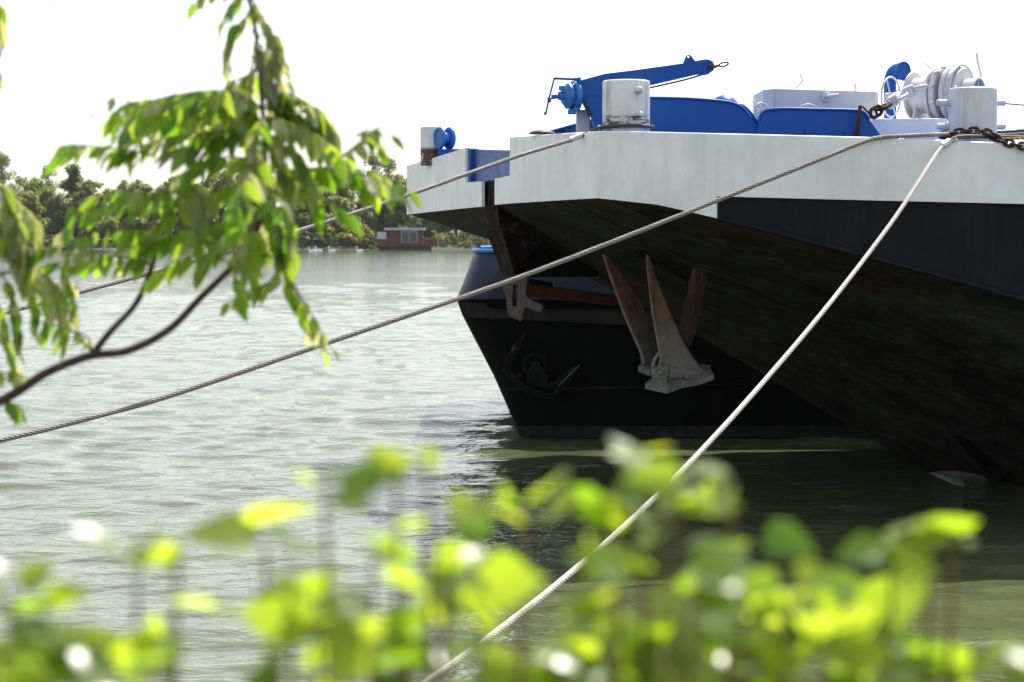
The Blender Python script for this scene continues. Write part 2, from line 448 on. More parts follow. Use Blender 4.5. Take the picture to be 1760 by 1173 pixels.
# white band: strips of (top, bottom) columns
band = MB()
def strip(cols):
    top = [c[0] for c in cols]; bot = [c[1] for c in cols]; n = len(cols)
    band.add(top + bot, [(i, i + 1, n + i + 1, n + i) for i in range(n - 1)])
far_back = (Vector((topW[0].x + .10, 29.22, topW[0].z + .0)), Vector((botW[0].x + .10, 29.22, botW[0].z - .02)))
far_aft = (Vector((AFT, 29.3, topW[0].z - .2)), Vector((AFT, 29.3, topW[0].z - .95)))
strip([far_aft, (Vector((2.0, 29.3, topW[0].z)), Vector((2.0, 29.3, topW[0].z - .75))), far_back])
strip([far_back, (topW[0], botW[0]), (col_pt(TOP, 760), col_pt(BOT, 760)), (topW[1], botW[1])])
NOTCH = [(805, 314, 25.2), (833, 312, 24.25), (855, 307.5, 23.7), (881, 302.5, 22.9)]
strip([(W(*NOTCH[0]), botW[1]), (W(*NOTCH[1]), botW[2])])
strip([(W(*NOTCH[2]), botW[3]), (W(*NOTCH[3]), botW[4])])
cols = [(topW[4], botW[4])]
for px in (920, 960, 1000, 1031, 1060, 1095, 1130, 1170, 1205, 1232): cols.append((col_pt(TOP, px), col_pt(BOT, px)))
strip(cols)
cols = [(W(1232, 231, 20.3) , lineW[0])]
for px in (1330, 1420, 1505, 1630, 1760): cols.append((col_pt(TOP, px), col_pt(LINE, px)))
cols.append((topW[-1], lineW[-1])); cols = [(a + Vector((0, .012, 0)), b + Vector((0, .012, 0))) for a, b in cols]
strip(cols)
band_o = band.build('bulwark', M['white'], barge, bevel=0, solid=.035, fix=False)
tag(band_o, 'white painted band round the bow')
# thin bead weld along the top edge and a moulding along the foot of the white side
bead = MB(); bead.tube([c[0] + Vector((0, -.004, .0)) for c in cols], .010, 6)
bead.tube([col_pt(TOP, px) + Vector((0, -.002, 0)) for px in (881, 920, 960, 1000, 1031, 1060, 1110, 1170, 1232)], .009, 6)
bead.tube([c[1] + Vector((0, -.006, .045)) for c in cols[:-1]] + [cols[-1][1] + Vector((0, -.006, .045))], .008, 6)
bead.build('edge_moulding', M['white'], barge)

# underside: keel line F, near knuckle K, far bilge G
K = [W(1232, 376, 20.32), W(1320, 397, 20.32), W(1400, 418, 20.32), W(1480, 438.5, 20.32), W(1560, 460, 20.32), W(1660, 487, 20.32), W(1760, 516, 20.32),
     Vector((7.0, 20.35, 1.72)), Vector((9.5, 20.4, .75)), Vector((13, 20.5, -.5)), Vector((18, 20.5, -1.2)), Vector((AFT, 20.5, -1.3))]
F = [W(851, 353, 23.8), W(900, 405, 24.6), W(1004, 473, 25.2), W(1100, 524, 25.6), W(1190, 573, 25.9), W(1300, 636, 26.0), W(1400, 697, 26.1), W(1500, 757, 26.1), W(1590, 811, 26.1),
     Vector((7.5, 26.0, -.75)), Vector((11, 26.0, -1.3)), Vector((18, 26.0, -1.4)), Vector((AFT, 26.0, -1.4))]
G = [W(703, 369, 29.0), W(832, 409, 29.1), W(950, 444, 29.2), Vector((3.0, 29.3, 2.0)), Vector((7, 29.3, .6)), Vector((13, 29.3, -.6)), Vector((18, 29.3, -1.2)), Vector((AFT, 29.3, -1.3))]
def coons(Bv, Cv, Fu, Ku, nu, nv, pw):
    B_ = resample(Bv, nv); C_ = resample(Cv, nv); F_ = resample(Fu, nu); K_ = resample(Ku, nu)
    g = []
    for i in range(nu + 1):
        u = i / nu; row = []
        for j in range(nv + 1):
            v = j / nv
            p = B_[j] * (1 - u) + C_[j] * u + F_[i] * (1 - v) + K_[i] * v - (B_[0] * (1 - u) * (1 - v) + B_[-1] * (1 - u) * v + C_[0] * u * (1 - v) + C_[-1] * u * v)
            uu = min(1, u * 3.2)
            vz = v ** (1 + pw * uu)
            dz = (F_[i].z * (1 - vz) + K_[i].z * vz) - (F_[i].z * (1 - v) + K_[i].z * v)
            p = p + Vector((0, 0, dz)); row.append(p)
        g.append(row)
    return g
def sheet(mb, g, smooth=True):
    n = len(g[0]); vs = [p for r in g for p in r]
    return mb.add(vs, [(i * n + j, i * n + j + 1, (i + 1) * n + j + 1, (i + 1) * n + j) for i in range(len(g) - 1) for j in range(n - 1)], smooth)
Bn = [W(851, 353, 23.8), W(881, 350, 22.9), W(960, 345, 21.6), W(1031, 341, 20.5), W(1130, 352, 20.33), W(1232, 376, 20.32)]
g_near = coons(Bn, [F[-1], K[-1]], F, K, 110, 26, .55)
Bf = [W(851, 353, 23.8), W(833, 355.5, 24.25), W(805, 358, 25.2), W(703, 369, 29.0)]
g_far = coons(Bf, [F[-1], G[-1]], F, G, 60, 16, .2)
ub = sheet(sheet(MB(), g_near), g_far)
under = ub.build('raked_bottom', M['bottom'], barge)
tag(under, 'dark scraped underside of the bow')
bvh_mb = sheet(MB(), g_near)
BV = BVHTree.FromPolygons(bvh_mb.v, bvh_mb.f)
def hit(px, py):
    o = Vector((0, 0, CAM_H)); d = (W(px, py, 20) - o).normalized()
    h = BV.ray_cast(o, d)
    return (h[0], h[1], d) if h[0] else (W(px, py, 22), Vector((0, -1, -.5)), d)
# black side plating between the white band and the knuckle
side = MB(); Kd = resample(K, 60); cols = []
up = [Vector((p.x, 20.335, zat(lineW, p.x) + .06)) for p in Kd]
side.add(up + Kd, [(i, i + 1, 61 + i + 1, 61 + i) for i in range(60)])
Gd = resample(G, 30); upg = [Vector((p.x, 29.26, topW[0].z - .6)) for p in Gd]
side.add(upg + Gd, [(i, i + 1, 31 + i + 1, 31 + i) for i in range(30)])
side.build('side_plating', M['black_side'], barge)
kn = MB(); kn.tube([p + Vector((0, -.008, .0)) for p in K[:9]], [.03] * 9, 8)
kn.build('knuckle_strip', M['black_side'], barge)
# deck
dk = MB()
near_line = [Vector((p.x, p.y + .02, p.z - .015)) for p in [topW[0], topW[1]] + [W(805, 256, 25.2) + Vector((.5, .1, 0)), W(881, 239, 22.9) + Vector((.5, .1, 0))] + topW[4:]]
far_line = [Vector((AFT, 29.25, 3.6)), Vector((2, 29.25, 3.9)), Vector((topW[0].x + .12, 29.2, topW[0].z - .02))]
dk.add(near_line + far_line, [tuple(range(len(near_line) + 3))])
dk.build('deck', M['blue'], barge)
# stern end closes the hull beyond the frame
MB().add([Vector((AFT - .05, 20.4, 3.3)), Vector((AFT - .05, 29.2, 3.3)), Vector((AFT - .05, 29.2, -1.3)), Vector((AFT - .05, 20.4, -1.3))], [(0, 1, 2, 3)]).build('stern_plate', M['black'], barge)
# blue wall in the notch of the bow
nb = MB()
def inn(px, py, d): return W(px, py, d) + Vector((.03, .07, 0))
nb.prism([inn(806.5, 257, 25.2), inn(884, 260.5, 22.8), inn(884, 301, 22.8), inn(806.5, 318, 25.2)], (.05, .02, 0))
nb.prism([W(804.6, 255, 25.2), W(808.5, 256, 25.1), W(808.5, 314, 25.1), W(804.6, 314, 25.2)], (.10, .02, 0))
nb.build('notch_panel', M['blue'], barge, bevel=.006)
# stem fin
fl = [(833, 312, 24.45), (833.2, 355, 24.45), (835.5, 400, 24.5), (846, 427, 24.5), (855, 448, 24.5), (862, 472, 24.5)]
fr = [(854, 309, 23.72), (855, 353, 23.72), (858.5, 388, 23.75), (868, 415, 23.8), (875, 440, 23.82), (884, 470, 23.85)]
fm = MB(); a = [W(*p) for p in fl]; b_ = [W(*p) for p in fr]
back_n = [W(870, 309, 23.9), W(884, 352, 23.9), W(956, 400, 23.9), W(935, 418, 23.9), W(896, 452, 23.9), W(890, 476, 23.9)]
back_f = [p + Vector((-.03, .65, 0)) for p in back_n]
fm.loft([b_, a], False, closed=False)
fm.loft([b_, back_n], False, closed=False); fm.loft([a, back_f], False, closed=False); fm.loft([back_n, back_f], False, closed=False)
fm.add([b_[-1], a[-1], back_f[-1], back_n[-1]], [(0, 1, 2, 3)])
fin = fm.build('stem_post', M['stem'], barge, bevel=.008, weld=True)
tag(fin, 'rust brown stem post in the middle of the bow')
edge = MB().tube([p + Vector((-.005, -.01, 0)) for p in b_[1:]], .014, 6).build('stem_edge', M['rust'], fin)
sk = MB().prism([W(884, 400, 24.4), W(960, 398, 24.4), W(1046, 440, 24.6), W(1024, 476.5, 24.6), W(892, 477, 24.4)], (0, .7, 0))
sk.build('skeg', M['black'], barge, bevel=.01)
# hawse recess: flat dark slot patch painting the hollow's shade, raised lip round it
hp = []
slot_px = [(1090, 431), (1098, 425), (1115, 427), (1140, 435), (1165, 446), (1190, 456), (1211, 470), (1216, 484), (1207, 491), (1190, 486), (1165, 475), (1140, 462), (1115, 447), (1098, 438)]
ctr, cn, _ = hit(1152, 457)
if cn.y > 0: cn = -cn
for p in spline([Vector((x, y, 0)) for x, y in slot_px + slot_px[:1]], 4)[:-1]:
    h = hit(p.x, p.y); hp.append(h[0] + cn * .006)
c0 = sum(hp, Vector()) / len(hp)
inner = [c0 + (p - c0) * .86 - cn * .002 for p in hp]
hw = MB().add(inner + [c0 - cn * .002], [(i, (i + 1) % len(inner), len(inner)) for i in range(len(inner))])
hawse = hw.build('hawse_shade_patch', M['stem'], barge, fix=False)
MB().tube(hp + hp[:2], .018, 6).build('lip', M['bottom'], hawse)
# weld seams across the scraped bottom
ws = MB()
def seam(a, b, r=.007):
    pts = []
    for i in range(25):
        t = i / 24; h = hit(a[0] + (b[0] - a[0]) * t, a[1] + (b[1] - a[1]) * t)
        n = h[1] if h[1].y < 0 else -h[1]
        pts.append(h[0] + n * .003)
    ws.tube(pts, r, 5)
for s in (((985, 350), (1420, 560)), ((1060, 348), (1740, 640)), ((1240, 420), (1230, 590)), ((1480, 470), (1440, 715)), ((1250, 610), (1755, 700)), ((1660, 500), (1620, 800))): seam(*s)
ws.build('weld_seams', M['bottom'], barge)
# long flat dark patch painting a recess's shade, and a pale patch low down
def patch(pxs, mat, name, off=.008):
    pts = []
    for p in spline([Vector((x, y, 0)) for x, y in pxs + pxs[:1]], 4)[:-1]:
        h = hit(p.x, p.y); n = h[1] if h[1].y < 0 else -h[1]; pts.append(h[0] + n * off)
    c = sum(pts, Vector()) / len(pts)
    h0, n0, _ = hit(sum(p[0] for p in pxs) / len(pxs), sum(p[1] for p in pxs) / len(pxs))
    n0 = n0 if n0.y < 0 else -n0
    c = h0 + n0 * off
    return MB().add(pts + [c], [(i, (i + 1) % len(pts), len(pts)) for i in range(len(pts))]).build(name, mat, barge, fix=False)
patch([(1640, 747), (1660, 752), (1700, 785), (1738, 812), (1742, 828), (1715, 830), (1690, 806), (1660, 775)], M['stem'], 'recess_shade_patch')
M['pale_steel'] = rusty('pale_mottled_steel', (.36, .33, .30), (.46, .43, .41), (.2, .17, .15), 14)
tag(patch([(1596, 812), (1630, 809), (1670, 813), (1696, 822), (1698, 832), (1680, 838), (1640, 832)], M['pale_steel'], 'pale_patch'), 'pale patch low on the bow')

# drain slits and scuffs on the white band
def slit(px, py, d, wpx, hpx):
    a = W(px, py, d); ww = wpx / FPX * d; hh = hpx / FPX * d
    MB().box((a.x, a.y - .012, a.z), (ww, .012, hh)).build('drain_slit', M['stem'], barge)
for (px, py, wpx, hpx) in ((1391, 307, 2, 5), (1394, 312, 1, 3), (1453, 293, 2.5, 4), (1530, 275, 2.5, 2.5), (1470, 345, 2.5, 9), (1277, 236, 2, 2), (1250, 303, 1.5, 1.5), (1600, 258, 2, 1.5), (1660, 330, 1.2, 1.5)): slit(px, py, 20.31, wpx, hpx)
for (px, py, hp_) in ((806.5, 323, 5), (826, 320, 4), (857.5, 317, 5), (879, 316, 6)):
    d = [q for q in (24.25,)][0]
    for a_, b2_ in zip(TOP, TOP[1:]):
        if a_[0] <= px <= b2_[0]: d = a_[2] + (b2_[2] - a_[2]) * (px - a_[0]) / (b2_[0] - a_[0])
    slit(px, py, d, 2, hp_)
for px in (1052, 1231, 1420, 1612): MB().tube([col_pt(TOP, px) + Vector((0, .004, -.02)), (col_pt(LINE, px) if px > 1232 else col_pt(BOT, px)) + Vector((0, .004, .02))], .007, 6).build('plate_seam', M['white'], barge)

# bollards: parts of the barge
def zdeck(px): return col_pt(TOP, px).z
def bollard(px, ytop, half, d, mat, label, pins, zb=None):
    c = W(px, 398, d); r = half / FPX * d; zt = W(px, ytop, d).z; z0 = zb if zb is not None else zdeck(px) - .03
    mb = MB().lathe((c.x, d, z0), (0, 0, 1), [(r, 0), (r, zt - z0 - .022), (r - .004, zt - z0 - .008), (r - .016, zt - z0 - .001), (0, zt - z0)], 56)
    o = mb.build('bollard', mat, barge); tag(o, label)
    for (a, b, rr) in pins:
        a = Vector(a); b = Vector(b); ax = (b - a)
        L = ax.length
        MB().lathe(a, ax, [(rr, 0), (rr, L - rr * .7), (rr * .9, L - rr * .35), (rr * .6, L - rr * .1), (0, L)], 18).build('pin', mat, o)
    return c, r
D1 = 20.95; c1x = W(1075.5, 398, D1).x
pins = []
for (px, py) in ((1093, 158.5), (1094, 200.5)):
    q = W(px, py, D1); pins.append(((q.x, D1 - .15, q.z), (q.x + .02, D1 - .315, q.z), .040))
bollard(1075.5, 139, 40.5, D1, M['bollard_white'], 'streaked white bollard with rust round its foot', pins)
D2 = 20.95
pins = []
for py in (177, 218):
    q = W(1669, py, D2); pins += [((q.x - .2, D2, q.z), (q.x - .37, D2 - .03, q.z), .036), ((q.x + .2, D2, q.z), (q.x + .37, D2 + .03, q.z), .032)]
bollard(1669, 152, 41, D2, M['bollard_grey'], 'greyish white bollard with four side pins', pins)
bollard(742, 218, 19, 27.5, M['bollard_rusty'], 'slim white bollard with a rusted foot', [], zb=W(742, 285, 27.5).z)

# blue fairlead roller beside the slim bollard
q = W(764, 238, 27.3)
fa = MB(); ax = Vector((-.86, -.5, 0)).normalized()
for s in (-.075, .075):
    cc = q + ax * s
    fa.torus(cc, ax, .125, .032, 32, 10)
fa.lathe(q - ax * .09, ax, [(0, .09), (.074, .09), (.078, 0), (.10, 0), (.085, .05), (.08, .09), (.085, .13), (.10, .18)], 28)
fo = fa.build('fairlead_roller', M['blue_light'], barge)
MB().box(W(768, 262, 27.3) + Vector((.06, 0, -.06)), (.36, .24, .20)).build('roller_base', M['blue'], fo, bevel=.01)

# blue spray boards with rolled rims
def board(name, pxs, d, depth=.035, rim=.016, tabs=()):
    pts = [W(x, y, d) for x, y in pxs]
    n = len(pts)
    mb = MB().prism([*pts], (0, depth, 0))
    o = mb.build(name, M['blue'], barge, bevel=.004)
    MB().tube([p + Vector((0, -.004, .004)) for p in spline(pts[1:-1], 4)], rim, 8).build('rolled_rim', M['blue'], o)
    for (x0, y0, x1, y1) in tabs:
        a, b = W(x0, y0, d), W(x1, y1, d)
        MB().box(((a.x + b.x) / 2, d - .012, (a.z + b.z) / 2), (b.x - a.x, .05, a.z - b.z)).build('lug', M['blue'], o, bevel=.004)
    return o
board('spray_board', [(1112, 240), (1112, 169), (1150, 169.5), (1200, 171.5), (1245, 175.5), (1263, 179.5), (1278, 188), (1290, 203), (1312, 240)], 21.4)
board('spray_board', [(1225, 240), (1230, 186), (1268, 181), (1280, 185), (1292, 197), (1305, 215), (1324, 240)], 21.9)
board('winch_trough', [(1301, 242), (1304, 210), (1308, 198), (1318, 190.5), (1345, 188), (1400, 189), (1465, 190.5), (1484, 194), (1494, 206), (1520, 242)], 21.25, tabs=((1384, 221, 1396, 242), (1452, 224, 1465, 242)))
c = W(1245, 187, 22.6); MB().sphere(c, (.165, .165, .155), 24, 14, 0).build('vent_dome', M['blue'], barge)
# sloped blue gangway beam
bm_ = MB(); a = W(935, 229, 22.4); b = W(1045, 198.5, 22.4); dr = (b - a).normalized(); upv = Vector((0, 1, 0)).cross(dr) * -1
rot = Matrix((dr, Vector((0, 1, 0)), dr.cross(Vector((0, 1, 0))))).transposed()
L = (b - a).length
bm_.box((a + b) / 2 + Vector((0, .1, -.045)), (L, .06, .09), rot)
bm_.box((a + b) / 2 + Vector((0, .1, .0)), (L, .30, .016), rot)
bm_.box((a + b) / 2 + Vector((0, .1, -.10)), (L, .24, .016), rot)
for t in (.35, .6, .75): bm_.box(a.lerp(b, t) + Vector((0, .0, -.045)), (.012, .1, .09), rot)
bm_.build('sloped_beam', M['blue_light'], barge, bevel=.003)
q = W(932, 231, 22.2); MB().sphere(q, (.15, .12, .05), 20, 10, 0).build('rubber_fender', M['rubber'], barge)
# white hatch box with handle
hb = MB(); dB = 22.7
fp = [W(1331, 153, dB), W(1505, 158, dB), W(1505, 240, dB), W(1331, 240, dB)]
zt = fp[0].z
x0, x1 = W(1331, 153, dB).x, W(1505, 153, dB).x
plan = [(x0 - .10, dB + .22), (x0, dB), (x1, dB), (x1 + .05, dB + .1), (x1 + .05, dB + 1.2), (x0 - .10, dB + 1.2)]
hb.loft([[Vector((x, y, 3.95)) for x, y in plan], [Vector((x, y, zt - .0 - .03 * (x - x0))) for x, y in plan]])
hbx = hb.build('hatch_box', M['white_clean'], barge, bevel=.018)
q = W(1420, 167, dB); hk = MB().lathe(q + Vector((0, 0, 0)), (0, -1, 0), [(.062, 0), (.062, .02), (.05, .03), (.02, .035), (.02, .07)], 20)
hk.tube([q + Vector((0, -.06, 0)), q + Vector((.06, -.07, .01)), q + Vector((.13, -.07, .02))], [.022, .02, .014], 8)
hk.build('handle', M['white_clean'], hbx)
MB().box(W(1470, 151, dB + .3), (.026, .03, .10)).build('post_stub', M['bollard_grey'], hbx)
MB().tube(spline([W(1368, 152, 22.9), W(1374, 146, 22.9), W(1380, 139, 22.9), W(1377, 133, 22.9), W(1375, 128, 22.9)], 4), .010, 6).build('bent_rod', M['bollard_grey'], hbx)
MB().tube([W(1345, 149, 22.9), W(1352, 151, 22.9), W(1356, 153, 22.9)], .008, 6).build('bent_rod', M['bollard_grey'], hbx)
# hand wheels low on the deck
for (px, py, d, rr, ang) in ((1390, 199, 21.9, .125, .15), (1310, 192, 22.1, .095, .7)):
    q = W(px, py, d); ax = Vector((ang, -1, .2)).normalized(); hwm = MB().torus(q, ax, rr, .011, 36, 8)
    for k in range(4):
        aa = k * PI / 4; u_ = ax.orthogonal().normalized(); v_ = ax.cross(u_); dd = u_ * math.cos(aa) + v_ * math.sin(aa)
        hwm.tube([q - dd * rr, q + dd * rr], .007, 6)
    hwm.tube([q, q - ax * .18, q + Vector((0, .1, -.4))], .016, 8)
    hwm.build('hand_wheel', M['white_clean'], barge)
# rusty angle post leaning on the trough
rp = MB(); a = W(1479, 182, 21.12); b = W(1473, 242, 21.12)
rp.prism([a + Vector((-.02, 0, 0)), a + Vector((.016, 0, .005)), b + Vector((.016, 0, 0)), b + Vector((-.02, 0, 0))], (0, .02, 0))
a2 = W(1482, 183, 21.15); b2 = W(1503, 204, 21.2)
rp.prism([a2 + Vector((-.012, 0, 0)), a2 + Vector((.012, 0, 0)), b2 + Vector((.012, 0, 0)), b2 + Vector((-.012, 0, 0))], (0, .02, 0))
tag(rp.build('rail_post', M['rust'], barge, bevel=.003), 'rust brown post stub at the trough end')
# blue cowl ventilator
cv = MB(); pts = spline([W(1530, 215, 23.6), W(1530, 175, 23.6), W(1530, 140, 23.6), W(1533, 131, 23.6), W(1540, 124, 23.6), W(1553, 122.5, 23.5)], 6)
n_ = len(pts); rs = [.072 + .034 * max(0, (i / (n_ - 1) - .45) / .55) for i in range(n_)]
cv.tube(pts, rs, 24)
cvo = cv.build('cowl_ventilator', M['blue'], barge)
tdir = (pts[-1] - pts[-3]).normalized()
MB().torus(pts[-1], tdir, rs[-1], .009, 28, 8).build('cowl_rim', M['blue'], cvo)

# ------------------------------------------------------------------ deck crane
DC = 22.0
crane = thing('deck_crane', (W(1035, 205, DC).x, DC, zdeck(1035)), 'blue hand cranked deck crane with its jib raised behind the bollard', 'crane')
jp = [(995.5, 139), (1005, 136.5), (1040, 127), (1090, 121), (1175, 109), (1210, 102.5), (1218, 102.5), (1225, 106), (1228.5, 113), (1226.5, 121), (1220, 126), (1213, 127.5), (1201, 126.5), (1117, 146), (1080, 165.5), (996, 166)]
jib = MB().prism([W(x, y, DC - .10) for x, y in jp], (0, .20, 0))
jo = jib.build('jib', M['blue'], crane, bevel=.006)
MB().plate([W(x, y, DC - .02) for x, y in ((1173, 112), (1177, 101), (1179.5, 96), (1184, 94), (1188, 96), (1197, 108))],
           [[W(1183.3 + 2.0 * math.cos(k * PI / 4), 98.0 + 2.0 * math.sin(k * PI / 4), DC - .02) for k in range(8)]], (0, .03, 0)).build('lifting_lug', M['blue'], jo, bevel=.002)
# seam plates on the jib
for (x0, y0, x1, y1) in ((1042, 127, 1048, 131), (1200, 105, 1203, 124)):
    MB().tube([W(x0, y0, DC - .103), W(x1, y1, DC - .103)], .004, 5).build('weld_seam', M['blue_light'], jo)
MB().prism([W(1000, 166, DC - .12), W(1080, 166, DC - .12), W(1062, 240, DC - .12), W(1030, 240, DC - .12), W(1017, 202, DC - .12)], (0, .24, 0)).build('column', M['blue'], crane, bevel=.008)
MB().prism([W(997, 170, DC - .15), W(1003, 169, DC - .15), W(1018, 197, DC - .15), W(1012, 200, DC - .15)], (0, .04, 0)).build('side_bracket', M['navy'], crane, bevel=.003)
MB().box(W(1002, 213, DC + .15), (.15, .2, .30)).build('pedestal', M['bollard_grey'], crane, bevel=.01)
MB().box((W(995, 152, DC).x, DC - .0, W(995, 152, DC).z), (.035, .26, .22)).build('back_plate', M['blue'], crane, bevel=.004)
wax = Vector((-.93, -.36, 0)).normalized(); wc = W(992, 166, DC - .02)
wi = MB().lathe(wc, wax, [(.10, 0), (.165, .0), (.168, .012), (.168, .055), (.160, .064), (.12, .07), (.118, .085), (.14, .09), (.14, .12), (.125, .13), (.10, .15), (.085, .17), (.05, .175), (.045, .22), (.02, .225), (.02, .30)], 40)
wo = wi.build('winch_drum', M['blue_light'], crane)
for k in range(8):
    aa = k * PI / 4 + .2; u_ = Vector((0, 0, 1)); v_ = wax.cross(u_)
    p = wc + wax * .07 + (u_ * math.cos(aa) + v_ * math.sin(aa)) * .142
    MB().lathe(p, wax, [(.013, 0), (.013, .016), (.005, .02)], 6, False).build('bolt', M['blue_light'], wo)
for (x, y, s) in ((966, 152, .07), (983, 193, .09), (990, 189, .06)):
    MB().box(W(x, y, DC - .12), (s, .06, .05)).build('lug', M['blue_light'], wo, bevel=.006)
ck = MB(); dK = DC - .13
ck.tube([W(995, 137, dK), W(952, 135, dK)], .014, 8); ck.tube([W(953, 134, dK), W(944, 168, dK - .02), W(938, 196, dK - .03)], .010, 8)
ck.tube([W(937.6, 193, dK - .03), W(937, 198, dK - .03)], .015, 8); ck.lathe(W(944, 172, dK - .02), (1, 0, 0), [(.028, -.02), (.03, 0), (.028, .02)], 12)
ck.tube([W(944, 170, dK - .02), W(958, 168, dK)], .012, 8); ck.lathe(W(990, 137, dK), (1, 0, 0), [(.022, -.02), (.022, .02)], 12)
ck.build('crank_handle', M['blue'], crane)
MB().lathe(W(1219, 115, DC - .10), (0, -1, 0), [(.028, 0), (.028, .025), (.02, .032), (0, .034)], 14).build('sheave_pin', M['navy'], crane)
hk = MB(); hk.tube([W(1216, 116, DC - .13), W(1230, 117, DC - .13)], .008, 6); hk.tube([W(1222, 117, DC - .12), W(1237, 112.5, DC - .12)], .013, 8)
lp = [W(1236 + 7.8 * (1 - math.cos(t)), 112.8 - 3.4 * math.sin(t) - (1 - math.cos(t)) * 1.6, DC - .12) for t in [2 * PI * k / 20 for k in range(21)]]
hk.tube(lp, .009, 6)
hk.build('cable_eye', M['rust'], crane)
MB().tube(spline([W(1090, 157, DC - .03), W(1150, 144, DC - .03), W(1190, 134, DC - .03), W(1214, 126, DC - .03)], 5), .010, 6).build('hoist_cable', M['wire_dark'], crane)

# ------------------------------------------------------------------ windlass
WX = Vector((.78, -.625, 0)).normalized()
P0 = W(1600, 164, 22.4); ZC = P0.z
wl = thing('anchor_windlass', (P0.x, P0.y, zdeck(1600)), 'white anchor windlass with big flanged drums and open warping head', 'windlass')
def atpx(px):
    """point on the shaft that shows at column px"""
    # solve P0 + s*WX with projected column px
    lo, hi = -3.0, 3.0
    for _ in range(50):
        s = (lo + hi) / 2; p = P0 + WX * s
        if 880 + p.x / p.y * FPX < px: lo = s
        else: hi = s
    return P0 + WX * lo, lo
def wpart(name, px, prof, mat=None, n=48, parent=None):
    p, s = atpx(px); return MB().lathe(p, WX, prof, n).build(name, mat or M['white_clean'], parent or wl)
p_a, s_a = atpx(1520); p_b, s_b = atpx(1682)
MB().lathe(p_a, WX, [(.05, 0), (.05, s_b - s_a - .05)], 20).build('shaft', M['white_clean'], wl)
wpart('drum_flange', 1566, [(.10, 0), (.262, 0), (.27, .006), (.27, .022), (.262, .028), (.17, .03)])
wpart('cable_drum', 1567, [(.20, 0), (.20, .30)])
wpart('drum_flange', 1604, [(.17, 0), (.292, 0), (.302, .008), (.302, .026), (.292, .034), (.18, .036)])
g = wpart('chain_gypsy', 1610, [(.20, 0), (.275, .0), (.285, .02), (.285, .07), (.24, .09), (.215, .12), (.24, .15), (.285, .165), (.29, .20), (.27, .215), (.15, .22)])
for k in range(10):
    aa = 2 * PI * k / 10; u_ = Vector((0, 0, 1)); v_ = WX.cross(u_); p, s = atpx(1611)
    q = p + (u_ * math.cos(aa) + v_ * math.sin(aa)) * .285 + WX * .045
    MB().box(q, (.06, .05, .05), Matrix.Rotation(aa, 3, WX)).build('gypsy_cog', M['white_clean'], g, bevel=.008)
p, s = atpx(1628)
bb = wpart('brake_band', 1627, [(.27, 0), (.292, 0), (.292, .05), (.27, .05)], M['wire_dark'])
wpart('brake_drum', 1630, [(.22, 0), (.302, .0), (.305, .01), (.305, .05), (.285, .06), (.285, .085), (.298, .09), (.298, .11), (.22, .115)])
p, s = atpx(1650)
ho = MB().torus(p, WX, .318, .013, 56, 8)
for k in range(3):
    aa = k * 2 * PI / 3 + .25; u_ = Vector((0, 0, 1)); v_ = WX.cross(u_); dd = u_ * math.cos(aa) + v_ * math.sin(aa)
    ho.tube([p + dd * .05, p + dd * .325], .010, 6)
ho.build('guard_hoop', M['white_clean'], wl)
p, s = atpx(1528)
ho = MB().torus(p, WX, .225, .012, 48, 8)
for k in range(4):
    aa = k * PI / 2 + .5; u_ = Vector((0, 0, 1)); v_ = WX.cross(u_); dd = u_ * math.cos(aa) + v_ * math.sin(aa)
    ho.tube([p + dd * .03, p + dd * .225], .009, 6)
ho.build('brake_wheel', M['white_clean'], wl)
wpart('end_disc', 1650, [(.1, 0), (.275, 0), (.28, .01), (.28, .03), (.275, .036), (.1, .038)])
# warping head: open drum with webs
p, s = atpx(1672)
wh = MB()
wh.lathe(p - WX * .20, WX, [(.155, 0), (.160, .05), (.160, .06), (.150, .065), (.150, .075), (.160, .08), (.163, .22), (.168, .24), (.168, .25), (.150, .252), (.145, .245), (.142, .12), (.03, .119)], 48)
who = wh.build('warping_head', M['white_clean'], wl)
for k in range(3):
    aa = k * 2 * PI / 3; u_ = Vector((0, 0, 1)); v_ = WX.cross(u_); dd = u_ * math.cos(aa) + v_ * math.sin(aa)
    rm = Matrix((WX, dd, WX.cross(dd))).transposed()
    MB().box(p - WX * .02 + dd * .095, (.12, .10, .016), rm).build('web', M['white_clean'], who)
MB().lathe(p - WX * .1, WX, [(.055, 0), (.055, .13), (.04, .145)], 24).build('hub', M['white_clean'], who)
# side frames, base, brake linkage
for px, off in ((1642, 0), (1578, 0)):
    p, s = atpx(px); sd = Vector((-WX.y, WX.x, 0))
    z0 = zdeck(1600) - .05
    pts = [p + Vector((0, 0, .09)) + sd * .07, p + Vector((0, 0, .09)) - sd * .07, p - sd * .12, Vector((p.x, p.y, z0)) - sd * .30, Vector((p.x, p.y, z0)) + sd * .30, p + sd * .12]
    MB().prism(pts, WX * .03).build('side_frame', M['white_clean'], wl, bevel=.006)
b0 = W(1572, 204, 21.75); zb0 = zdeck(1570) - .04
MB().box((b0.x, 22.25, (zb0 + b0.z) / 2), (.80, 1.0, b0.z - zb0), Matrix.Rotation(-.1, 3, 'Z')).build('base_plate', M['white'], wl, bevel=.01)
lk = MB(); p, s = atpx(1652)
lk.tube([p + Vector((-.16, -.25, .05)), p + Vector((.05, -.28, .0)), p + Vector((.09, -.28, -.01))], .022, 8)
lk.lathe(p + Vector((-.12, -.26, .03)), (0.2, -1, 0), [(.045, 0), (.045, .03), (.02, .04), (.02, .055), (0, .056)], 14)
lk.build('brake_lever', M['bollard_grey'], wl)
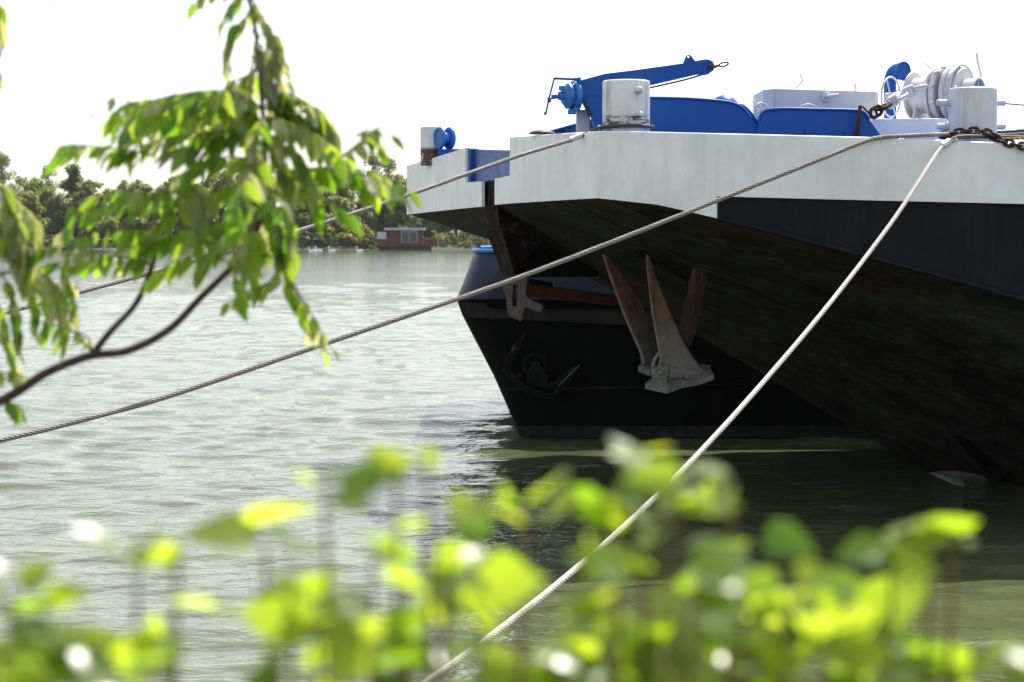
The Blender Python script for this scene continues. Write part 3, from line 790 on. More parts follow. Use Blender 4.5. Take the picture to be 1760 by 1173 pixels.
for (pts, rr) in (([(1686, 133), (1683, 118), (1680, 104), (1679, 92)], .014), ([(1644, 133), (1641, 122), (1638, 111)], .010), ([(1600, 119), (1594, 113), (1588, 109)], .008)):
    MB().tube(spline([W(x, y, 22.4) for x, y in pts], 4), rr, 8).build('lever', M['bollard_grey'], wl)

# ------------------------------------------------------------------ chains and ropes
def link_mesh(mb, c, dirv, upv, L, Wd, r):
    d = dirv.normalized(); u_ = (upv - d * upv.dot(d)).normalized()
    s = (L - Wd) / 2; pts = []
    for k in range(9): a = -PI / 2 + PI * k / 8; pts.append(c + d * (s + Wd / 2 * math.cos(a)) + u_ * Wd / 2 * math.sin(a))
    for k in range(9): a = PI / 2 + PI * k / 8; pts.append(c + d * (-s + Wd / 2 * math.cos(a)) + u_ * Wd / 2 * math.sin(a))
    pts.append(pts[0]); pts.append(pts[1])
    return mb.tube(pts, r, 8, cap=False)
def chain(name, label, pts, L, Wd, r, mat, stud=False, twist=0, last_mat=None):
    path = spline(pts, 10); tot = sum((path[i + 1] - path[i]).length for i in range(len(path) - 1))
    n = max(2, int(tot / (L - 2.3 * r))); ps = resample(path, n)
    root = thing(name, ps[0], label, 'chain')
    for i in range(n):
        c = (ps[i] + ps[i + 1]) / 2; d = ps[i + 1] - ps[i]
        side_ = d.cross(Vector((0, 0, 1))); u_ = side_ if (i + twist) % 2 else side_.cross(d)
        u_ = u_.normalized() + Vector((random.uniform(-.25, .25), random.uniform(-.25, .25), random.uniform(-.25, .25)))
        mb = link_mesh(MB(), c, d, u_, L, Wd, r)
        if stud:
            uu = (u_ - d.normalized() * u_.dot(d.normalized())).normalized(); mb.tube([c - uu * Wd / 2, c + uu * Wd / 2], r * .7, 6)
        mb.build('chain_link', (last_mat if last_mat and i < 2 else mat), root)
    return root
p, s = atpx(1612)
chain('anchor_chain', 'heavy white stud link chain running down from the windlass, rusty at its lower end', [W(1498, 197, 21.6), W(1520, 184, 21.7), W(1545, 168, 21.85), W(1566, 156, 21.95), W(1590, 150, 22.0)], .17, .098, .020, M['white_clean'], True, 0, M['rust'])
chain('mooring_chain', 'dark maroon chain lying round the foot of the grey bollard', [W(1617, 233, 20.55), W(1640, 229, 20.5), W(1665, 226, 20.48), W(1690, 226, 20.48), W(1708, 234, 20.4), W(1724, 243, 20.27), W(1745, 249, 20.24), W(1775, 254, 20.22), W(1810, 256, 20.3)], .105, .066, .0145, M['chain_dark'])
chain('mooring_chain', 'second dark chain strand heaped beneath the first at the grey bollard', [W(1620, 236, 20.5), W(1645, 233, 20.46), W(1672, 231, 20.44), W(1695, 231, 20.43), W(1714, 238, 20.36)], .10, .064, .014, M['chain_dark'], twist=1)

def rope(name, label, pts, rad, mat, pitch=None, strands=6, core=True, per=14, cat='mooring line', parent=None, spl=True):
    path = spline(pts, 16) if spl else [Vector(p) for p in pts]
    tot = sum((path[i + 1] - path[i]).length for i in range(len(path) - 1))
    pitch = pitch or rad * 12
    n = int(tot / pitch * per); ps = resample(path, n)
    mb = MB(); a = (ps[1] - ps[0]).orthogonal().normalized(); fr = []
    for i, p in enumerate(ps):
        t = (ps[min(i + 1, n)] - ps[max(i - 1, 0)]).normalized(); a = (a - t * a.dot(t)).normalized(); fr.append((a.copy(), t.cross(a)))
    rs = rad * .31
    for k in range(strands):
        pts_ = []
        for i, p in enumerate(ps):
            ph = 2 * PI * (k / strands + i / per)
            pts_.append(p + (fr[i][0] * math.cos(ph) + fr[i][1] * math.sin(ph)) * (rad - rs))
        mb.tube(pts_, rs, 6)
    if parent:
        mb.tube(ps, rad * .62, 6); return mb.build(name, mat, parent, fix=False)
    root = thing(name, ps[0], label, cat)
    mb.build('strands', mat, root, fix=False)
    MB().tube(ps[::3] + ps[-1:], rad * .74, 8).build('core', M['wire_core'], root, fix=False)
    return root
def ferrule(root, a, b, r):
    MB().lathe(a, b - a, [(r * .8, 0), (r, .01), (r, (b - a).length - .01), (r * .8, (b - a).length)], 20).build('ferrule', M['ferrule'], root)
# line from the streaked bollard to the left
r1 = [W(1003, 231.5, 20.86), W(985, 240, 20.8), W(880, 272, 20.2), W(700, 336, 19.2), W(500, 401, 18.2), W(290, 461, 17.2), W(120, 507, 16.4), W(0, 540, 15.9), W(-300, 613, 14.9), W(-700, 690, 13.9)]
L1 = rope('mooring_line', 'steel mooring line looped on the rust-footed white bollard, highest of the three', r1, .021, M['wire'])
zl = W(1075, 219, D1).z; loop = []
loop.append(W(1003, 231.5, 20.86)); loop.append(W(1020, 225, D1 - .15)); 
for k in range(0, 15):
    a = R(200) + R(330) * k / 14; loop.append(Vector((c1x + .285 * math.cos(a), D1 + .285 * math.sin(a), zl + .004 * math.sin(a * 3))))
loop = loop[:2] + [Vector((c1x - .27, D1 - .13, zl - .01))] + loop[3:] + [W(1030, 228, D1 - .25), W(1003, 234, 20.85)]
rope('eye_loop', '', loop, .021, M['wire_dark'], parent=L1)
ferrule(L1, W(979, 241.5, 20.79), W(1000, 232.5, 20.86), .032)
# long line passing in front of the bow to the far left
r2 = [W(1700, 233, 20.9), W(1640, 231, 20.55), W(1600, 232.5, 20.33), W(1560, 234, 20.30), W(1512, 237, 20.25), W(1480, 246, 20.2), W(1405, 276, 20.0), W(1230, 346, 19.6), W(1050, 417, 19.1), W(870, 485, 18.6), W(600, 577, 17.8), W(300, 678, 16.9), W(150, 720, 16.4), W(0, 757, 15.9), W(-300, 820, 14.9), W(-560, 862, 14.1)]
L2 = rope('mooring_line', 'long steel mooring line crossing low in front of the barge bow to the left', r2, .0235, M['wire'])
# pale line down to the near bank
r3 = [W(1645, 241, 20.28), W(1627, 246, 20.24), W(1612, 262, 20.1), W(1590, 296, 19.8), W(1540, 372, 19.2), W(1470, 466, 18.4), W(1400, 554, 17.5), W(1320, 648, 16.6), W(1240, 738, 15.6), W(1150, 832, 14.6), W(1060, 917, 13.6), W(960, 1003, 12.6), W(860, 1082, 11.7), W(770, 1148, 10.9), W(600, 1262, 9.6), W(400, 1380, 8.3), W(250, 1460, 7.4), W(140, 1500, 6.8)]
L3 = rope('mooring_line', 'pale mooring line dropping steeply from the grey bollard to the near bank', r3, .0215, M['wire_light'], pitch=.26)
ferrule(L3, W(1619, 252, 20.2), W(1632, 242.5, 20.26), .036)
rope('eye_loop', '', [W(1630, 243, 20.26), W(1645, 236.5, 20.3), W(1670, 235, 20.36), W(1700, 235.5, 20.45), W(1730, 236, 20.7), W(1760, 236, 20.9), W(1830, 236, 21.3)], .022, M['wire_dark'], parent=L3)
rope('deck_cable', 'upper dark cable running right along the deck from the grey bollard', [W(1690, 226, 21.25), W(1715, 227.5, 21.2), W(1740, 226.5, 21.3), W(1765, 225, 21.4), W(1850, 226, 21.8)], .020, M['wire_dark'], cat='cable')
rope('deck_cable', 'lower dark cable running right along the deck from the grey bollard', [W(1690, 231.5, 21.1), W(1715, 232.5, 21.0), W(1740, 232, 21.0), W(1765, 231, 21.1), W(1850, 232, 21.5)], .019, M['wire_dark'], cat='cable')
rope('deck_rope', 'yellow rope stretched along the deck right of the grey bollard', [W(1700, 239, 20.5), W(1725, 239, 20.5), W(1745, 238.5, 20.52), W(1765, 238, 20.6), W(1850, 239, 20.9)], .016, M['yellow'], cat='rope', strands=3)
gw = MB().tube([W(1723, 178, D2 + .05), W(1760, 181, D2 + .2), W(1900, 190, D2 + 1.0)], .008, 6).build('guard_wire', M['wire_dark'], None, loc=W(1723, 178, D2))
tag(gw, 'thin guard wire tied to the upper right pin of the grey bollard', 'wire')

# ------------------------------------------------------------------ anchors
def ring_px(specs):
    return [W(*p) for p in specs]
DA = 21.6
an = thing('bow_anchor', W(1165, 655, DA), 'big rusty two fluke anchor with grey crown hanging below the barge bow', 'anchor')
f = MB()
f.loft([ring_px(r) for r in (
    [(1111, 440, DA - .10), (1116, 440, DA - .08), (1116, 441, DA), (1111, 441, DA)],
    [(1113, 470, DA - .14), (1127, 478, DA - .07), (1128, 478, DA + .03), (1114, 470, DA + .02)],
    [(1121, 530, DA - .19), (1150, 535, DA - .05), (1152, 535, DA + .07), (1123, 530, DA + .04)],
    [(1129, 575, DA - .23), (1170, 580, DA - .02), (1172, 580, DA + .10), (1132, 575, DA + .05)],
    [(1135, 608, DA - .26), (1187, 612, DA + .0), (1190, 612, DA + .12), (1138, 608, DA + .06)],
    [(1140, 630, DA - .28), (1200, 630, DA - .02), (1204, 630, DA + .12), (1138, 630, DA + .06)],
    [(1143, 655, DA - .30), (1216, 643, DA - .06), (1218, 641, DA + .12), (1136, 652, DA + .04)])], smooth=False)
f.build('fluke', M['fluke'], an, bevel=.010)
# raised rib along the leading edge
MB().tube(spline([W(1112, 439, DA - .12), W(1114, 470, DA - .16), W(1121, 530, DA - .21), W(1130, 580, DA - .26), W(1136, 615, DA - .29)], 5), [.012] * 10 + [.016] * 11, 8).build('rib', M['fluke'], an)
f = MB(); DB_ = DA + .25
f.loft([ring_px(r) for r in (
    [(1036, 437, DB_ - .1), (1041, 437, DB_ - .08), (1042, 438, DB_), (1037, 438, DB_)],
    [(1048, 470, DB_ - .12), (1066, 470, DB_ + .05), (1067, 470, DB_ + .10), (1050, 470, DB_ + .06)],
    [(1066, 520, DB_ - .16), (1100, 520, DB_ + .12), (1102, 520, DB_ + .16), (1070, 520, DB_ + .08)],
    [(1082, 563, DB_ - .19), (1124, 562, DB_ + .12), (1126, 562, DB_ + .16), (1088, 563, DB_ + .06)],
    [(1098, 602, DB_ - .22), (1132, 602, DB_ + .06), (1134, 602, DB_ + .12), (1104, 602, DB_)],
    [(1104, 632, DB_ - .24), (1140, 634, DB_ + .0), (1142, 634, DB_ + .1), (1106, 632, DB_ - .02)])])
f.build('fluke', M['fluke'], an, bevel=.008)
MB().tube(spline([W(1037, 437, DB_ - .11), W(1048, 470, DB_ - .14), W(1066, 520, DB_ - .18), W(1083, 563, DB_ - .21), W(1102, 606, DB_ - .25), W(1107, 625, DB_ - .26)], 5), .016, 8).build('rib', M['fluke'], an)
def slab(name, pts, th, mat, bev=.012):
    MB().prism([W(*p) for p in pts], (0, .0, -th)).build(name, mat, an, bevel=bev)
slab('crown_plate', [(1108, 660, DA - .42), (1147, 668, DA - .55), (1170, 659, DA - .42), (1200, 653.5, DA - .30), (1227, 644, DA - .26), (1221, 636, DA + .02), (1190, 639, DA + .1), (1150, 645, DA), (1120, 650, DA - .15)], .055, M['galv'])
slab('crown_plate', [(1097, 630, DB_ - .40), (1118, 637, DB_ - .46), (1145, 642, DB_ - .35), (1146, 630, DB_ + .02), (1104, 622, DB_ - .05)], .06, M['galv'])
slab('crown_plate', [(1196, 634, DB_ - .06), (1216, 634, DB_ - .1), (1222, 628, DB_ + .1), (1202, 626, DB_ + .15)], .05, M['galv'])
hb = MB()
hb.loft([ring_px([(1119, 636, DA - .36), (1150, 629, DA - .40), (1152, 625, DA - .18), (1122, 630, DA - .14)]), ring_px([(1121, 656, DA - .36), (1146, 660, DA - .42), (1152, 650, DA - .16), (1124, 648, DA - .14)])])
hb.build('hinge_block', M['galv'], an, bevel=.012)
hb = MB(); hb.tube(spline([W(1121, 636, DA - .30), W(1124, 622, DA - .28), W(1131, 610, DA - .27), W(1138, 604, DA - .26)], 5), .018, 8)
hb.tube(spline([W(1133, 632, DA - .34), W(1136, 618, DA - .31), W(1139, 610, DA - .29)], 5), .014, 8)
hb.build('hinge_web', M['galv'], an)
shk = MB(); shk.loft([ring_px([(1160, 592, DA + .10), (1178, 595, DA + .02), (1190, 592, DA + .12), (1172, 590, DA + .2)]),
          ring_px([(1174, 535, DA + .02), (1192, 535, DA - .08), (1206, 535, DA + .06), (1186, 535, DA + .15)]),
          ring_px([(1190, 462, DA - .06), (1196, 461, DA - .18), (1219, 464, DA - .02), (1208, 464, DA + .06)])])
shk.build('shank', M['rust'], an, bevel=.006)
for (px, py, dd) in ((1136, 641, DA - .44), (1180, 648, DA - .30)):
    MB().lathe(W(px, py, dd), (0, -1, 0), [(.026, -.05), (.026, .025), (.018, .034), (0, .036)], 12).build('pin', M['galv'], an)
MB().torus(W(1204, 476, DA - .14), (1, .3, 0), .05, .016, 20, 8).build('shackle', M['rust'], an)
# anchor seen edge on under the stem
D3 = 23.35
a2 = thing('stem_anchor', W(895, 515, D3), 'grey brown anchor hanging crown first under the stem post', 'anchor')
out_p = [(863.5, 486), (872, 480), (906, 474), (905, 492), (903, 505), (907, 513), (915, 518), (930, 524), (932.5, 530), (931, 536), (926, 536.5), (912, 532), (903, 528), (900, 537), (895.5, 553.5), (884, 548), (873, 542), (871, 528), (870, 512), (868, 504), (864, 499)]
slot = [(882, 488), (890, 490), (889, 512), (887, 528), (880, 526), (881, 508)]
MB().plate([W(x, y, D3) for x, y in out_p], [[W(x, y, D3) for x, y in slot]], (.03, .14, 0)).build('crown', M['galv2'] if 'galv2' in M else rusty('grey_brown_casting', (.075, .055, .047), (.14, .122, .108), (.05, .03, .024), 9), a2, bevel=.006)
sh = MB(); sh.loft([ring_px([(903, 489, D3 + .05), (903, 508, D3 + .05), (906, 510, D3 + .25), (906, 487, D3 + .25)]), ring_px([(1080, 512, D3 + 1.3), (1080, 527, D3 + 1.3), (1082, 528, D3 + 1.5), (1082, 511, D3 + 1.5)])])
sh.build('shank', M['rust_red'], a2, bevel=.006)
MB().prism([W(904, 478, D3 + .16), W(950, 486, D3 + .5), W(950, 494, D3 + .5), W(904, 494, D3 + .16)], (0, .05, 0)).build('shank_web', M['stem'], a2)

# ------------------------------------------------------------------ the second barge
DN = 30.2
b2 = thing('moored_barge', W(1000, 755, DN), 'black lower barge moored behind the big one, bow with blue rim', 'barge')
def rrect(x0, y0, x1, y1, r, z, n=8):
    pts = []
    for (cx, cy, a0) in ((x0 + r, y0 + r, PI), ):
        for k in range(n + 1): a = PI + PI / 2 * k / n; pts.append(Vector((cx + r * math.cos(a), cy + r * math.sin(a), z)))
    pts += [Vector((x0 + r + (x1 - x0 - r) * k / 14, y0, z)) for k in range(1, 15)]
    pts += [Vector((x1, y1, z))]
    for k in range(n + 1): a = PI / 2 + PI / 2 * k / n; pts.append(Vector((x0 + r + r * math.cos(a), y1 - r + r * math.sin(a), z)))
    return pts
def XZ(px, py): p = W(px, py, DN); return p.x, p.z
kx, kz = XZ(783, 516); tx, tz = XZ(815, 432); wx_, wz = XZ(895, 756)
kz2 = XZ(784, 545)[1]
lev = [(wx_ + .45, -1.0, .0), (wx_, wz - .01, 0.0), ((wx_ + kx + .16) / 2, (kz2 + wz) / 2, .0), (kx + .09, kz2, 0.0), (kx, kz, -.05)]
hull = MB()
rings = [rrect(x, DN + dy, 34, 37.4, .55, z) for x, z, dy in lev]
hull.loft(rings, False, True)
h_o = hull.build('hull', M['black'], b2)
bul = MB(); rings = [rrect(x, DN + dy, 34, 37.4, .55, z) for x, z, dy in ((kx + .004, kz + .012, -.04), (kx + .10, kz + .24, .0), (tx, tz, .16))]
bul.loft(rings, False, True)
bul.build('bulwark', M['navy'], b2)
rb = MB(); ring = rrect(kx - .012, DN - .065, 34, 37.4, .55, kz); rb.tube(ring, .02, 6); rb.build('rubbing_strake', M['black'], b2)
rb = MB(); ring = rrect(tx - .02, DN + .14, 34, 37.4, .55, tz); rb.tube(ring, .032, 8); rb.build('rim', M['blue_light'], b2)
MB().add(rrect(tx + .05, DN + .2, 34, 37.2, .5, tz - .5), [tuple(range(len(ring)))]).build('deck', M['navy'], b2, fix=False)
pl = MB()
for (zz, x0) in ((XZ(840, 648)[1], 840), (XZ(850, 662)[1], 858)):
    q = XZ(x0, 398)[0]; pl.tube([Vector((q + .4, DN - .004, zz)), Vector((8, DN - .004, zz))], .010, 5)
pl.build('plate_seam', M['black'], b2)
M['scuffed'] = paint('scuffed_grey_black_paint', (.020, .020, .019), .7, .8, (.05, .048, .042), rust=.4, rust_th=.62, spec=.1)
MB().prism([W(787, 520, DN - .022), W(1130, 535, DN - .022), W(1500, 552, DN - .022), W(1500, 580, DN - .022), W(1130, 562, DN - .022), W(796, 545, DN - .022)], (0, .018, 0)).build('scuffed_strake', M['scuffed'], b2)
MB().prism([W(886, 733, DN - .012), W(1600, 733, DN - .012), W(1600, 752, DN - .012), W(895, 752, DN - .012)], (0, .010, 0)).build('waterline_band', M['scuffed'], b2)
MB().prism([W(862, 668, DN - .012), W(1100, 664, DN - .012), W(1100, 668, DN - .012), W(863, 672, DN - .012)], (0, .010, 0)).build('scuffed_strake', M['scuffed'], b2)
# its anchor, lying against the hull
a3 = thing('hull_anchor', W(925, 650, DN - .1), 'blackened anchor stowed against the lower barge hull', 'anchor')
da = DN - .10
def arm(pts, wid, th, name):
    mb = MB(); n = len(pts)
    rings = []
    P = [W(x, y, dd) for x, y, dd in pts]
    for i, p in enumerate(P):
        t = (P[min(i + 1, n - 1)] - P[max(i - 1, 0)]).normalized(); s = Vector((0, 1, 0)).cross(t).normalized()
        rings.append([p + s * wid[i] + Vector((0, -th, 0)), p - s * wid[i] + Vector((0, -th, 0)), p - s * wid[i] + Vector((0, th, 0)), p + s * wid[i] + Vector((0, th, 0))])
    mb.loft(rings); return mb.build(name, M['dark_iron'], a3, bevel=.008)
arm([(904, 575, da - .34), (893, 590, da - .3), (881, 608, da - .22), (871, 628, da - .1), (876, 643, da)], [.012, .035, .05, .045, .045], .05, 'fluke')
arm([(997, 629, da - .34), (985, 642, da - .3), (970, 660, da - .2), (956, 675, da - .06), (946, 681, da)], [.012, .03, .042, .045, .045], .05, 'fluke')
arm([(868, 634, da), (885, 655, da), (905, 668, da), (928, 678, da), (948, 684, da)], [.045, .055, .06, .055, .045], .11, 'crown')
MB().prism([W(905, 574, da - .30), W(890, 582, da - .26), (W(867, 612, da - .16)), W(867, 630, da - .12), W(884, 617, da - .2), W(899, 596, da - .27)], (.02, .05, 0)).build('palm', M['dark_iron'], a3, bevel=.01)
MB().prism([W(998, 628, da - .30), W(988, 632, da - .26), W(958, 652, da - .16), W(946, 668, da - .1), W(962, 668, da - .16), W(984, 649, da - .26)], (0, .05, .01)).build('palm', M['dark_iron'], a3, bevel=.01)
MB().torus(W(919, 628, da - .06), (0.25, -1, .25), .165, .026, 32, 8).build('ring', M['dark_iron'], a3)
bl = MB(); bl.loft([[W(906, 662, da - .12), W(944, 668, da - .12), W(946, 676, da + .05), W(904, 672, da + .05)], [W(908, 640, da - .2), W(934, 642, da - .2), W(938, 648, da + .05), W(906, 646, da + .05)], [W(913, 622, da - .12), W(927, 622, da - .12), W(927, 622, da + .05), W(913, 622, da + .05)]])
bl.build('shank', M['dark_iron'], a3, bevel=.02)
for (px, py) in ((893, 648), (948, 663), (935, 650)): MB().sphere(W(px, py, da - .08), (.07, .08, .06), 10, 7).build('mud_lump', M['dark_iron'], a3)
MB().tube(spline([W(879, 604, da - .28), W(890, 590, da - .33), W(903, 576, da - .36)], 4), .008, 6).build('fluke_edge', M['galv'], a3)
MB().tube(spline([W(960, 664, da - .2), W(972, 652, da - .3), W(985, 639, da - .36), W(997, 628, da - .38)], 4), .007, 6).build('fluke_edge', M['galv'], a3)

# ------------------------------------------------------------------ far shore: houseboat, swans, jetty, trees
DH = 333.0
hbt = thing('houseboat', W(695, 430, DH), 'dark red houseboat with flat pale roof moored at the far shore', 'houseboat')
def pbox(mb, x0, y0, x1, y1, d, dep):
    a, b = W(x0, y0, d), W(x1, y1, d); mb.box(((a.x + b.x) / 2, d + dep / 2, (a.z + b.z) / 2), (abs(b.x - a.x), dep, abs(a.z - b.z))); return mb
M['red_wood'] = paint('dark_red_boards', (.105, .024, .020), .7, .3, (.05, .018, .016))
M['roof'] = paint('pale_roof_sheet', (.40, .41, .45), .5, .2)
M['win_frame'] = paint('grey_window_frame', (.22, .21, .21), .6, .1)
M['glass'] = metal('window_glass', (.05, .06, .07), .1, .3)
M['pontoon'] = paint('dark_pontoon', (.03, .028, .03), .7, .2)
wall = pbox(MB(), 664, 396, 726, 423, DH, 4.2).build('cabin', M['red_wood'], hbt)
pbox(MB(), 648, 410, 752, 423.5, DH - .3, 4.8).build('deck_house', M['red_wood'], hbt)
pbox(MB(), 660, 391.8, 729, 396, DH - .5, 5.4).build('roof', M['roof'], hbt)
pbox(MB(), 650, 423, 740, 431.5, DH + .2, 4.0).build('pontoon', M['pontoon'], hbt)
pbox(MB(), 648, 399, 664, 411, DH - .35, .1).build('light_panel', M['roof'], hbt)
wn = MB(); 
for r_ in ((689, 397.5, 718, 399.5), (689, 399.5, 691, 417.5), (716, 399.5, 718, 417.5), (691, 416, 716, 417.5), (702.5, 399.5, 704, 416)): pbox(wn, *r_, DH - .4, .12)
win = wn.build('window', M['bollard_grey'] if False else M['win_frame'], hbt); pbox(MB(), 690.5, 399, 716.5, 416.5, DH - .36, .06).build('pane', M['glass'], win)

def make_swan():
    s = thing('swan', (0, 0, 0), '', 'swan')
    body = MB(); st = [(-.55, .22, .02), (-.48, .20, .07), (-.3, .15, .17), (0, .12, .23), (.3, .13, .19), (.46, .18, .10), (.50, .24, .055), (.52, .40, .045), (.50, .56, .04), (.46, .66, .04), (.47, .74, .045), (.54, .77, .055), (.62, .755, .05), (.70, .735, .018)]
    body.tube([Vector((x, 0, z)) for x, z, r in st], [r for x, z, r in st], 12)
    body.build('body', M['swan'], s)
    MB().lathe((.66, 0, .745), (1, 0, -.25), [(.028, 0), (.022, .05), (.005, .11)], 8).build('beak', M['beak'], s)
    for sd in (-1, 1): MB().sphere((-.12, sd * .15, .22), (.36, .08, .13), 12, 8).build('wing', M['swan'], s)
    return s
M['swan'] = paint('white_feathers', (.80, .80, .78), .8, 0)
M['beak'] = paint('orange_beak', (.55, .18, .03), .6, 0)
swan = make_swan()
SW = [(501, 432.3, 1, 'leftmost of the five white swans, swimming alone at the left end'), (537, 432.6, 1, 'white swan swimming close behind the middle one of the row'),
      (548, 432.0, 1, 'middle white swan of the row on the far water'), (571, 432.0, 1, 'white swan alone between the close pair and the houseboat side swan'), (619.5, 431.8, 1, 'white swan swimming nearest to the red houseboat')]
for i, (px, py, sg, lab) in enumerate(SW):
    d = CAM_H * FPX / (py - 398.0) * .985
    o = swan if i == 0 else dup(swan)
    o.location = (W(px, py, d).x, d, -.08); o.rotation_euler = (0, 0, PI + random.uniform(-.4, .4)); o.scale = (1.05,) * 3
    o['label'] = lab; o['group'] = 'swans on the far water'
jt = thing('jetty', W(150, 431, 332), 'low grey landing stage on the far shore at left', 'jetty')
pbox(MB(), 85, 428.2, 195, 430.2, 331, 2.4).build('planking', M['roof'], jt)
for px in (95, 125, 155, 185):
    pbox(MB(), px, 426.5, px + 2, 433, 331.5, .25).build('pile', M['trunk'], jt)
bo = thing('rowing_boat', W(105, 431, 328), 'small dark boat tied beside the landing stage at left', 'boat')
hl = MB(); cb = W(118, 431.5, 328); rings = []
for t in (0, .15, .4, .7, .9, 1):
    wdt = .75 * math.sin(PI * (.12 + .76 * t)); x = cb.x - 2.4 + 4.8 * t
    rings.append([Vector((x, 328 - wdt, .55)), Vector((x, 328 - wdt * .7, -.05)), Vector((x, 328 + wdt * .7, -.05)), Vector((x, 328 + wdt, .55))])
hl.loft(rings).build('hull', M['pontoon'], bo)
MB().box((cb.x, 328, .5), (.3, 1.3, .05)).build('seat', M['trunk'], bo)

def leaf_quads(n, blobs, size, rng, squash=.8):
    """many small tilted leaf clumps through the volume of the blobs, denser at their skins"""
    V = []; Fc = []
    cs = np.array([b[0] for b in blobs]); rs = np.array([b[1] for b in blobs])
    pr = rs ** 2 / (rs ** 2).sum()
    bi = rng.choice(len(blobs), n, p=pr)
    dirs = rng.normal(size=(n, 3)); dirs /= np.linalg.norm(dirs, axis=1)[:, None]
    rad = rs[bi] * (1 - .55 * rng.rand(n) ** 2.2)
    P = cs[bi] + dirs * rad[:, None] * np.array([1, 1, squash]) + rng.normal(size=(n, 3)) * size * .35
    nrm = dirs + rng.normal(size=(n, 3)) * .8; nrm /= np.linalg.norm(nrm, axis=1)[:, None]
    t = np.cross(nrm, rng.normal(size=(n, 3))); t /= np.linalg.norm(t, axis=1)[:, None]
    b = np.cross(nrm, t)
    s = size * rng.uniform(.55, 1.3, n)[:, None]
    co = np.stack([P - t * s, P + b * s * .55 + nrm * s * .15, P + t * s * .9, P - b * s * .6 + nrm * s * .1], 1)
    return co.reshape(-1, 3)
def leaf_obj(name, co, mat, parent):
    n = len(co) // 4; me = bpy.data.meshes.new(name); me.vertices.add(n * 4)
    me.vertices.foreach_set('co', co.reshape(-1).astype(np.float32))
    me.loops.add(n * 4); me.loops.foreach_set('vertex_index', np.arange(n * 4, dtype=np.int32))
    me.polygons.add(n); me.polygons.foreach_set('loop_start', (np.arange(n) * 4).astype(np.int32))
    me.update(calc_edges=True); me.materials.append(mat)
    o = bpy.data.objects.new(name, me); COL.objects.link(o); o.parent = parent; ORIG[o.name] = Vector(); return o
def far_tree(seed, hgt, wid, nb, mat, nleaf, shape='round', size=.36):
    rng = np.random.RandomState(seed)
    t = thing('tree', (0, 0, 0), '', 'tree')
    tr_ = MB(); lean = rng.uniform(-.06, .06)
    tr_.tube([Vector((lean * z, 0, z)) for z in np.linspace(0, hgt * .8, 6)], [hgt * .022 * (1 - .16 * i) for i in range(6)], 7)
    blobs = []
    for i in range(nb):
        f = rng.uniform(.12, .97) if shape != 'low' else rng.uniform(.05, .9)
        if shape == 'tall': wr = wid * .5 * (math.sin(PI * (.15 + .8 * f)) ** .7) * .62
        elif shape == 'cone': wr = wid * .5 * (1.05 - f)
        else: wr = wid * .5 * math.sin(PI * (.2 + .68 * f)) ** .8
        a = rng.uniform(0, 2 * PI); rr = wr * math.sqrt(rng.uniform(0, 1))
        p = (lean * f * hgt + rr * math.cos(a), rr * math.sin(a), hgt * f)
        blobs.append((p, hgt * rng.uniform(.055, .125) * (1.15 - .45 * f)))
        if i % 3 == 0:
            tr_.tube([Vector((lean * f * hgt, 0, hgt * max(.1, f - .2))), Vector((p[0] * .6, p[1] * .6, hgt * (f - .07))), Vector(p)], [hgt * .008, hgt * .005, hgt * .002], 5)
    tr_.build('trunk', M['trunk'], t)
    leaf_obj('crown', leaf_quads(nleaf, blobs, size, rng), mat, t)
    return t
PROT = [far_tree(3, 14, 10, 46, FAR[0], 6500), far_tree(8, 11, 10, 40, FAR[1], 6000), far_tree(14, 17, 9, 60, FAR[3], 6500, 'tall', .32), far_tree(21, 13, 7.5, 46, FAR[2], 5500, 'cone'), far_tree(33, 5.5, 9, 30, FAR[4], 4200, 'low', .30), far_tree(41, 9, 9, 36, FAR[1], 5500), far_tree(57, 5, 8, 26, FAR[2], 3800, 'low', .30)]
KIND = ['rounded green tree', 'olive green bushy tree', 'tall loose grey green tree', 'dark pointed tree', 'low yellowish bush', 'medium grey green tree', 'low dark green bush']
# (column, kind, top row in the photograph, metres behind the shore line)
SPOT = [(-60, 0, 292, 14), (5, 2, 262, 12), (38, 1, 330, 8), (60, 0, 300, 18), (86, 2, 285, 22), (105, 3, 335, 7), (130, 3, 280, 13), (160, 1, 312, 10), (196, 5, 330, 7), (228, 0, 306, 16), (262, 1, 318, 9), (300, 0, 300, 18), (335, 5, 316, 9), (372, 0, 292, 15), (405, 1, 296, 12), (428, 0, 282, 18), (455, 5, 330, 8), (482, 1, 305, 11), (508, 0, 290, 16), (536, 0, 285, 14), (560, 5, 318, 9), (585, 0, 284, 18), (612, 1, 345, 7), (640, 2, 264, 15), (668, 2, 270, 17), (690, 0, 296, 13), (720, 5, 320, 12), (752, 1, 330, 12), (784, 0, 300, 16), (815, 1, 315, 13), (850, 0, 300, 16), (890, 2, 280, 16), (940, 0, 300, 15), (1000, 1, 310, 15)]
BUSH = [(62, 6, 395, 3), (100, 4, 398, 2.5), (150, 6, 400, 3), (215, 4, 402, 2.5), (275, 6, 400, 3), (340, 6, 396, 3), (400, 4, 398, 2.5), (450, 6, 392, 3), (500, 6, 388, 3), (545, 6, 390, 2.5), (590, 4, 372, 3.5), (620, 4, 390, 2.5), (752, 4, 396, 3), (790, 6, 404, 2.5), (775, 4, 400, 4), (822, 6, 402, 3), (860, 4, 400, 3), (700, 6, 385, 6), (640, 6, 402, 1), (760, 6, 409, 1), (800, 4, 411, .8), (838, 6, 408, 1), (880, 6, 405, 1), (570, 6, 404, 1), (520, 6, 404, 1), (30, 6, 400, 1), (310, 6, 404, 1), (430, 6, 404, 1)]
H0 = [14 * 1.02, 11 * 1.02, 17 * 1.02, 13 * 1.02, 5.5, 9 * 1.02, 5.0]
usedp = set()
where = {}
